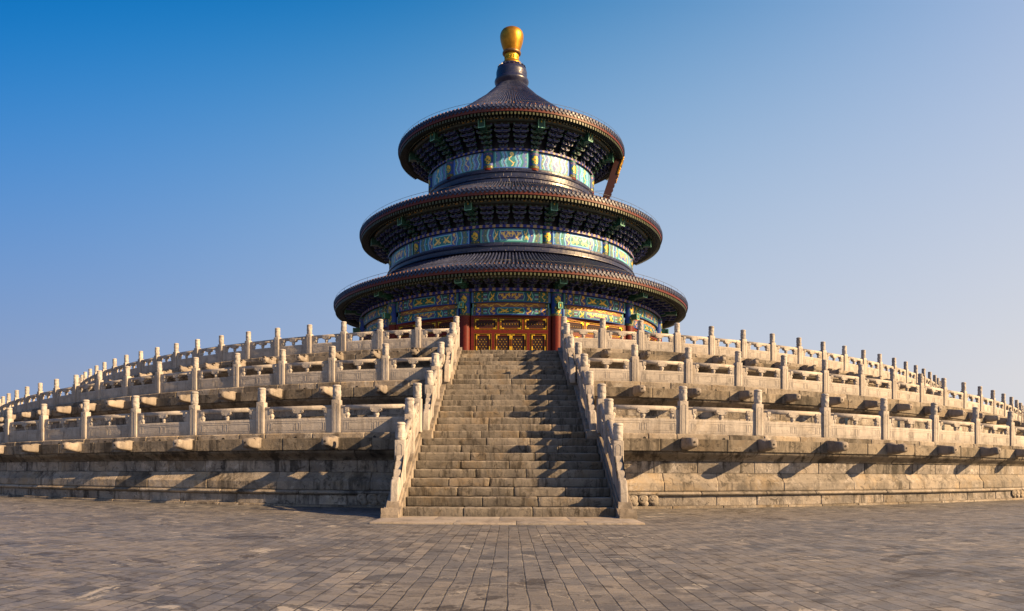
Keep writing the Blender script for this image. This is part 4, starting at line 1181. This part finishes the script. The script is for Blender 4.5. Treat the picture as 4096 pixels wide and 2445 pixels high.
# --- door bays between the red columns
FZ = FL[2]; yb = -(12.0 * Cs(R(15)) + .14)                   # plane of the joinery, one chord per bay
def framed(x0, x1, z0, z1):
    """recess with a thin gilt line, panel frame, gilt corners and a lattice: three meshes"""
    f = MB(); fr = .085
    f.box(x0, x1, yb + .02, yb + .07, z0, z0 + fr); f.box(x0, x1, yb + .02, yb + .07, z1 - fr, z1)
    f.box(x0, x0 + fr, yb + .02, yb + .07, z0 + fr, z1 - fr); f.box(x1 - fr, x1, yb + .02, yb + .07, z0 + fr, z1 - fr)
    g_ = MB(); L = min(.26, (x1 - x0) * .24); V = min(.22, (z1 - z0) * .32); t_ = .075
    if z1 - z0 > 2:  V = .34
    def gb(a, c, d, e): g_.rbox(a, c, yb + .0, yb + .045, d, e, r=.012, cell=.4)
    for xs_, sx in ((x0, 1), (x1, -1)):
        for zs_, sz in ((z0, 1), (z1, -1)):
            xa, xc = sorted((xs_ - .004 * sx, xs_ + sx * L)); za, zc_ = sorted((zs_ - .004 * sz, zs_ + sz * t_)); gb(xa, xc, za, zc_)
            xa, xc = sorted((xs_ - .004 * sx, xs_ + sx * t_)); za, zc_ = sorted((zs_ + sz * t_, zs_ + sz * V)); gb(xa, xc, za, zc_)
        if z1 - z0 > 2:                                        # long gilt straps lower down the stiles
            xa, xc = sorted((xs_ - .004 * sx, xs_ + sx * t_)); gb(xa, xc, z1 - 1.75, z1 - .80)
    for za, zc_ in ((z0 + .02, z0 + .028), (z1 - .028, z1 - .02)): g_.box(x0 + .01, x1 - .01, yb + .012, yb + .03, za, zc_)
    for xa, xc in ((x0 + .02, x0 + .028), (x1 - .028, x1 - .02)): g_.box(xa, xc, yb + .012, yb + .03, z0 + .01, z1 - .01)
    la = MB(); a0, a1, c0, c1 = x0 + .16, x1 - .16, z0 + .16, z1 - .16
    la.box(a0 - .08, a1 + .08, yb + .062, yb + .075, c0 - .08, c1 + .08, mi=0)
    sx = .185; sz = .160; ny = max(2, int((c1 - c0) / sz)); nx = max(2, int((a1 - a0) / sx))
    bw = .012
    for j in range(ny + 1):
        z = c0 + (c1 - c0) * j / ny
        la.box(a0, a1, yb + .045, yb + .055, z - bw, z + bw, mi=1)
    def diag(sgn):
        k = -ny
        step = (a1 - a0) / nx; hgt = (c1 - c0); run = hgt / ny * nx / nx
        for i in range(-ny, nx + ny):
            # lines rising at about sixty degrees, clipped to the opening
            x_s = a0 + i * step; dx = sgn * hgt * .5 * step / ((c1 - c0) / ny)
            xs2 = x_s + dx
            if dx == 0: continue
            t0, t1 = 0.0, 1.0
            ta, tb = (a0 - x_s) / dx, (a1 - x_s) / dx
            lo, hi = max(t0, min(ta, tb)), min(t1, max(ta, tb))
            if hi - lo < .02: continue
            p, q = (x_s + dx * lo, c0 + hgt * lo), (x_s + dx * hi, c0 + hgt * hi)
            la.add([(p[0] - bw, yb + .048, p[1]), (p[0] + bw, yb + .048, p[1]), (q[0] + bw, yb + .048, q[1]), (q[0] - bw, yb + .048, q[1])], [(0, 1, 2, 3)], .5, False, 1)
    diag(1); diag(-1)
    for j in range(1, ny):
        for i in range(nx + 1):
            x = a0 + (a1 - a0) * (i + (.5 if j % 2 else 0)) / nx; z = c0 + (c1 - c0) * j / ny
            if x > a1 - .01: continue
            r = .030
            la.add([(x - r, yb + .042, z), (x, yb + .042, z - r), (x + r, yb + .042, z), (x, yb + .042, z + r), (x, yb + .030, z)], [(0, 1, 4), (1, 2, 4), (2, 3, 4), (3, 0, 4)], .5, False, 2)
    return f, la, g_
hwb = 2.70
z_t0, z_t1, z_d1 = hz(9.74), hz(10.40), hz(9.36)
trans = ((-2.42, -.96), (-.72, .72), (.96, 2.42)); doors = ((-2.36, -1.40), (-1.00, -.02), (.02, 1.00), (1.40, 2.36))
fm = MB()
fm.box(-hwb, hwb, yb - .03, yb + .16, z_t1 + .05, hz(10.64)); fm.box(-hwb, hwb, yb - .03, yb + .16, z_d1 + .05, z_t0 - .05)
fm.box(-hwb, hwb, yb - .06, yb + .18, FZ + .002, FZ + .22)
ed = [-hwb] + [x for t_ in trans for x in (t_[0] - .05, t_[1] + .05)] + [hwb]
for x0, x1 in zip(ed[::2], ed[1::2]): fm.box(x0, x1, yb - .028, yb + .158, z_t0 - .05, z_t1 + .05)
ed = [-hwb, -2.45, -1.31, -1.07, 1.07, 1.31, 2.45, hwb]
for x0, x1 in zip(ed[::2], ed[1::2]): fm.box(x0, x1, yb - .028, yb + .158, FZ + .22, z_d1 + .05)
fm.box(-hwb, hwb, yb + .10, yb + .12, FZ + .2, hz(10.5), tone=.2)
def line(x0, x1, z0, z1):
    t_ = .008; y0, y1 = yb - .036, yb - .02
    fm.box(x0 - t_, x1 + t_, y0, y1, z1, z1 + t_, mi=1); fm.box(x0 - t_, x1 + t_, y0, y1, z0 - t_, z0, mi=1)
    fm.box(x0 - t_, x0, y0, y1, z0, z1, mi=1); fm.box(x1, x1 + t_, y0, y1, z0, z1, mi=1)
for x0, x1 in trans: line(x0 - .05, x1 + .05, z_t0 - .05, z_t1 + .05)
for x0, x1 in ((-2.40, -1.36), (-1.02, 1.02), (1.36, 2.40)): line(x0 - .05, x1 + .05, FZ + .24, z_d1 + .05)
frame_me = fm.mesh('door_frame', [M['red'], M['gold']], OFF)
def leaf_set(name, x0, x1, z0, z1):
    f, la, g_ = framed(x0, x1, z0, z1)
    return name, f.mesh(name, M['red'], OFF), la.mesh('lattice', [M['dark'], M['red_dark'], M['gold']], OFF), g_.mesh('gilt_frame', M['gold'], OFF)
sets = [leaf_set('transom_window', a, c, z_t0, z_t1) for a, c in trans] + [leaf_set('door_leaf', a, c, FZ + .23, z_d1) for a, c in doors]
for a in ANG[1:-1]:
    o = place(frame_me, 'door_frame', HALL, (0, 0, 0), a)
    for name, f, la, g_ in sets:
        p = place(f, name, HALL, (0, 0, 0), a)
        place(la, 'lattice', p); place(g_, 'gilt_frame', p)

# ------------------------------------------------------------------ name board hanging between the upper eaves
PL = thing('hanging_plaque', 'tall red name board with gilt crest hanging under the top eave', 'plaque', (HX + 8.08, -.2, hz(24.1)))
tilt = math.atan2(1.0, 3.1)
Mx = Matrix.Translation((0, 0, 0)) @ Matrix.Rotation(-R(2), 4, 'Z') @ Matrix.Rotation(tilt, 4, 'Y')
fx = lambda p: tuple(Mx @ Vector(p))
b = MB(); b.box(-.09, .09, -.95, .95, -1.7, 1.55, fn=fx); b.build('board', M['plaque'], PL)
b = MB()                                                       # flared frame with a scalloped outer edge
for y in (-.98, .98):
    pts = [(-.10, -1.78)]
    n = 9
    for i in range(n * 6 + 1):
        z = -1.78 + 3.5 * i / (n * 6); pts.append((.42 + .07 * abs(S(PI * i / 6)) + .05 * i / (n * 6), z))
    pts += [(.10, 1.80), (-.10, 1.70)]
    vv = [fx((x, y + dy, z)) for dy in (-.05, .05) for x, z in pts]; m = len(pts)
    b.add(vv, [tuple(range(m)), tuple(range(m, 2 * m))[::-1]] + [(i, m + i, m + (i + 1) % m, (i + 1) % m) for i in range(m)], .5)
b.box(-.10, .45, -1.0, 1.0, -1.80, -1.70, fn=fx)
b.build('flared_frame', M['plaque'], PL)
b = MB()
for i in range(26):
    z = .35 + 1.35 * i / 25 + rnd() * .05
    for y in (-1.04, 1.04):
        b.rbox(.40 + rnd() * .04, .53 + rnd() * .05, y - .05, y + .05, z - .06, z + .07, r=.03, cell=.2, amp=.03, freq=9, fn=fx, seed=i)
b.rbox(.05, .58, -1.06, 1.06, 1.70, 1.84, r=.05, cell=.12, amp=.05, freq=7, fn=fx)
b.build('gilt_crest', M['crest'], PL)
for za, zb, ra in ((hz(23.45), hz(24.3), 6.7), (hz(22.9), hz(22.95), 6.8), (hz(21.9), hz(22.0), 7.0)):
    b = MB(); b.tube([(HX + ra, -.9, za), (HX + 8.35 + (zb - hz(24.1)) * .4, -.95, zb)], .016, 5)
    b.build('stay_rod', M['wire'], PL, tuple(PL.location))

# ------------------------------------------------------------------ modern barrier posts behind the right-hand balustrades
b = MB(); b.rbox(-.035, .035, -.035, .035, 0, .92, r=.008, cell=.5); b.lathe([(.09, 0), (.09, .012), (.0, .013)], 12); b.lathe([(.03, .92), (.045, .935), (.03, .965), (0, .97)], 10)
bar_me = b.mesh('barrier_post', M['barrier'])
ORD = ('first', 'second', 'third', 'fourth', 'fifth', 'sixth', 'seventh', 'eighth', 'ninth', 'tenth', 'eleventh', 'twelfth')
for t, lst in ((0, (3, 4, 5, 6, 7)), (1, (6, 7, 8, 9, 12)), (2, (6, 7, 10))):
    A = post_angles(t, 1)
    for i in lst:
        a = A[i] + (A[i + 1] - A[i]) * .66; q = pol(RT[t] - .75, a - .004, FL[t] + .004)
        o = place(bar_me, 'barrier_post', None, q, a)
        o['label'] = 'thin grey green barrier post behind the %s sunlit panel from the stairs, %s terrace' % (ORD[i - 1] if i <= 12 else '', WHICH[t])
        o['category'] = 'barrier post'; o['group'] = 'barrier posts behind the sunlit balustrades'

# ------------------------------------------------------------------ a visitor kneeling low behind the top balustrade
def kneeling_person():
    J = [((0, .04, .27), .15), ((0, .04, .45), .145), ((0, .02, .63), .155), ((0, -.005, .73), .075), ((0, -.02, .81), .060), ((0, -.035, .89), .088), ((0, -.04, .97), .078),
         ((-.18, .03, .67), .070), ((-.25, -.06, .49), .052), ((-.13, -.20, .40), .045), ((-.03, -.17, .42), .040),
         ((.18, .03, .67), .070), ((.25, -.06, .49), .052), ((.13, -.20, .40), .045), ((.03, -.17, .39), .040),
         ((-.11, 0, .24), .10), ((-.15, -.36, .09), .075), ((-.12, .0, .065), .055), ((-.11, .14, .045), .045),
         ((.11, 0, .24), .10), ((.15, -.36, .09), .075), ((.12, .0, .065), .055), ((.11, .14, .045), .045)]
    E = [(0, 1), (1, 2), (2, 3), (3, 4), (4, 5), (5, 6), (2, 7), (7, 8), (8, 9), (9, 10), (2, 11), (11, 12), (12, 13), (13, 14), (0, 15), (15, 16), (16, 17), (17, 18), (0, 19), (19, 20), (20, 21), (21, 22)]
    me = bpy.data.meshes.new('person'); me.from_pydata([p for p, r in J], E, [])
    o = bpy.data.objects.new('person_rig', me); col.objects.link(o)
    sk = o.modifiers.new('skin', 'SKIN'); o.modifiers.new('smooth', 'SUBSURF').levels = 2
    for v, (p, r) in zip(me.skin_vertices[0].data, J): v.radius = (r, r)
    me.skin_vertices[0].data[0].use_root = True
    dg = bpy.context.evaluated_depsgraph_get(); dg.update()
    out = bpy.data.meshes.new_from_object(o.evaluated_get(dg)); out.name = 'person'
    bpy.data.objects.remove(o); bpy.data.meshes.remove(me)
    out.materials.clear()
    for m in (M['cloth'], M['skin']): out.materials.append(m)
    for p in out.polygons:
        p.use_smooth = True; p.material_index = 1 if p.center.z > .765 else 0
    return out
A = post_angles(2, 1); pa = (A[9] + A[10]) / 2 + .004
PE = place(kneeling_person(), 'person', None, pol(RT[2] - .46, pa + .027, FL[2] + .012), pa + PI)
PE['label'] = 'person in dark clothes kneeling low behind the top terrace balustrade'; PE['category'] = 'person'
b = MB()
b.lathe([(.0, 1.055), (.05, 1.047), (.083, 1.015), (.096, .97), (.097, .925), (.088, .885), (.075, .87)], 16, fn=lambda p, a: (p[0], p[1] * (1.0 if p[1] > 0 else .72) - .025, p[2]))
b.build('hair', M['hair'], PE)
for x in (-.033, .033):
    b = MB(); b.lathe([(.0, .012), (.009, .006), (.011, 0), (.009, -.006), (0, -.012)], 8, fn=lambda p, a: (p[0] + x, p[1] - .115, p[2] + .925)); b.build('eye', M['hair'], PE)
b = MB(); b.prism([(-.118, .925), (-.146, .885), (-.112, .878)], -.014, .014); b.build('nose', M['skin'], PE)
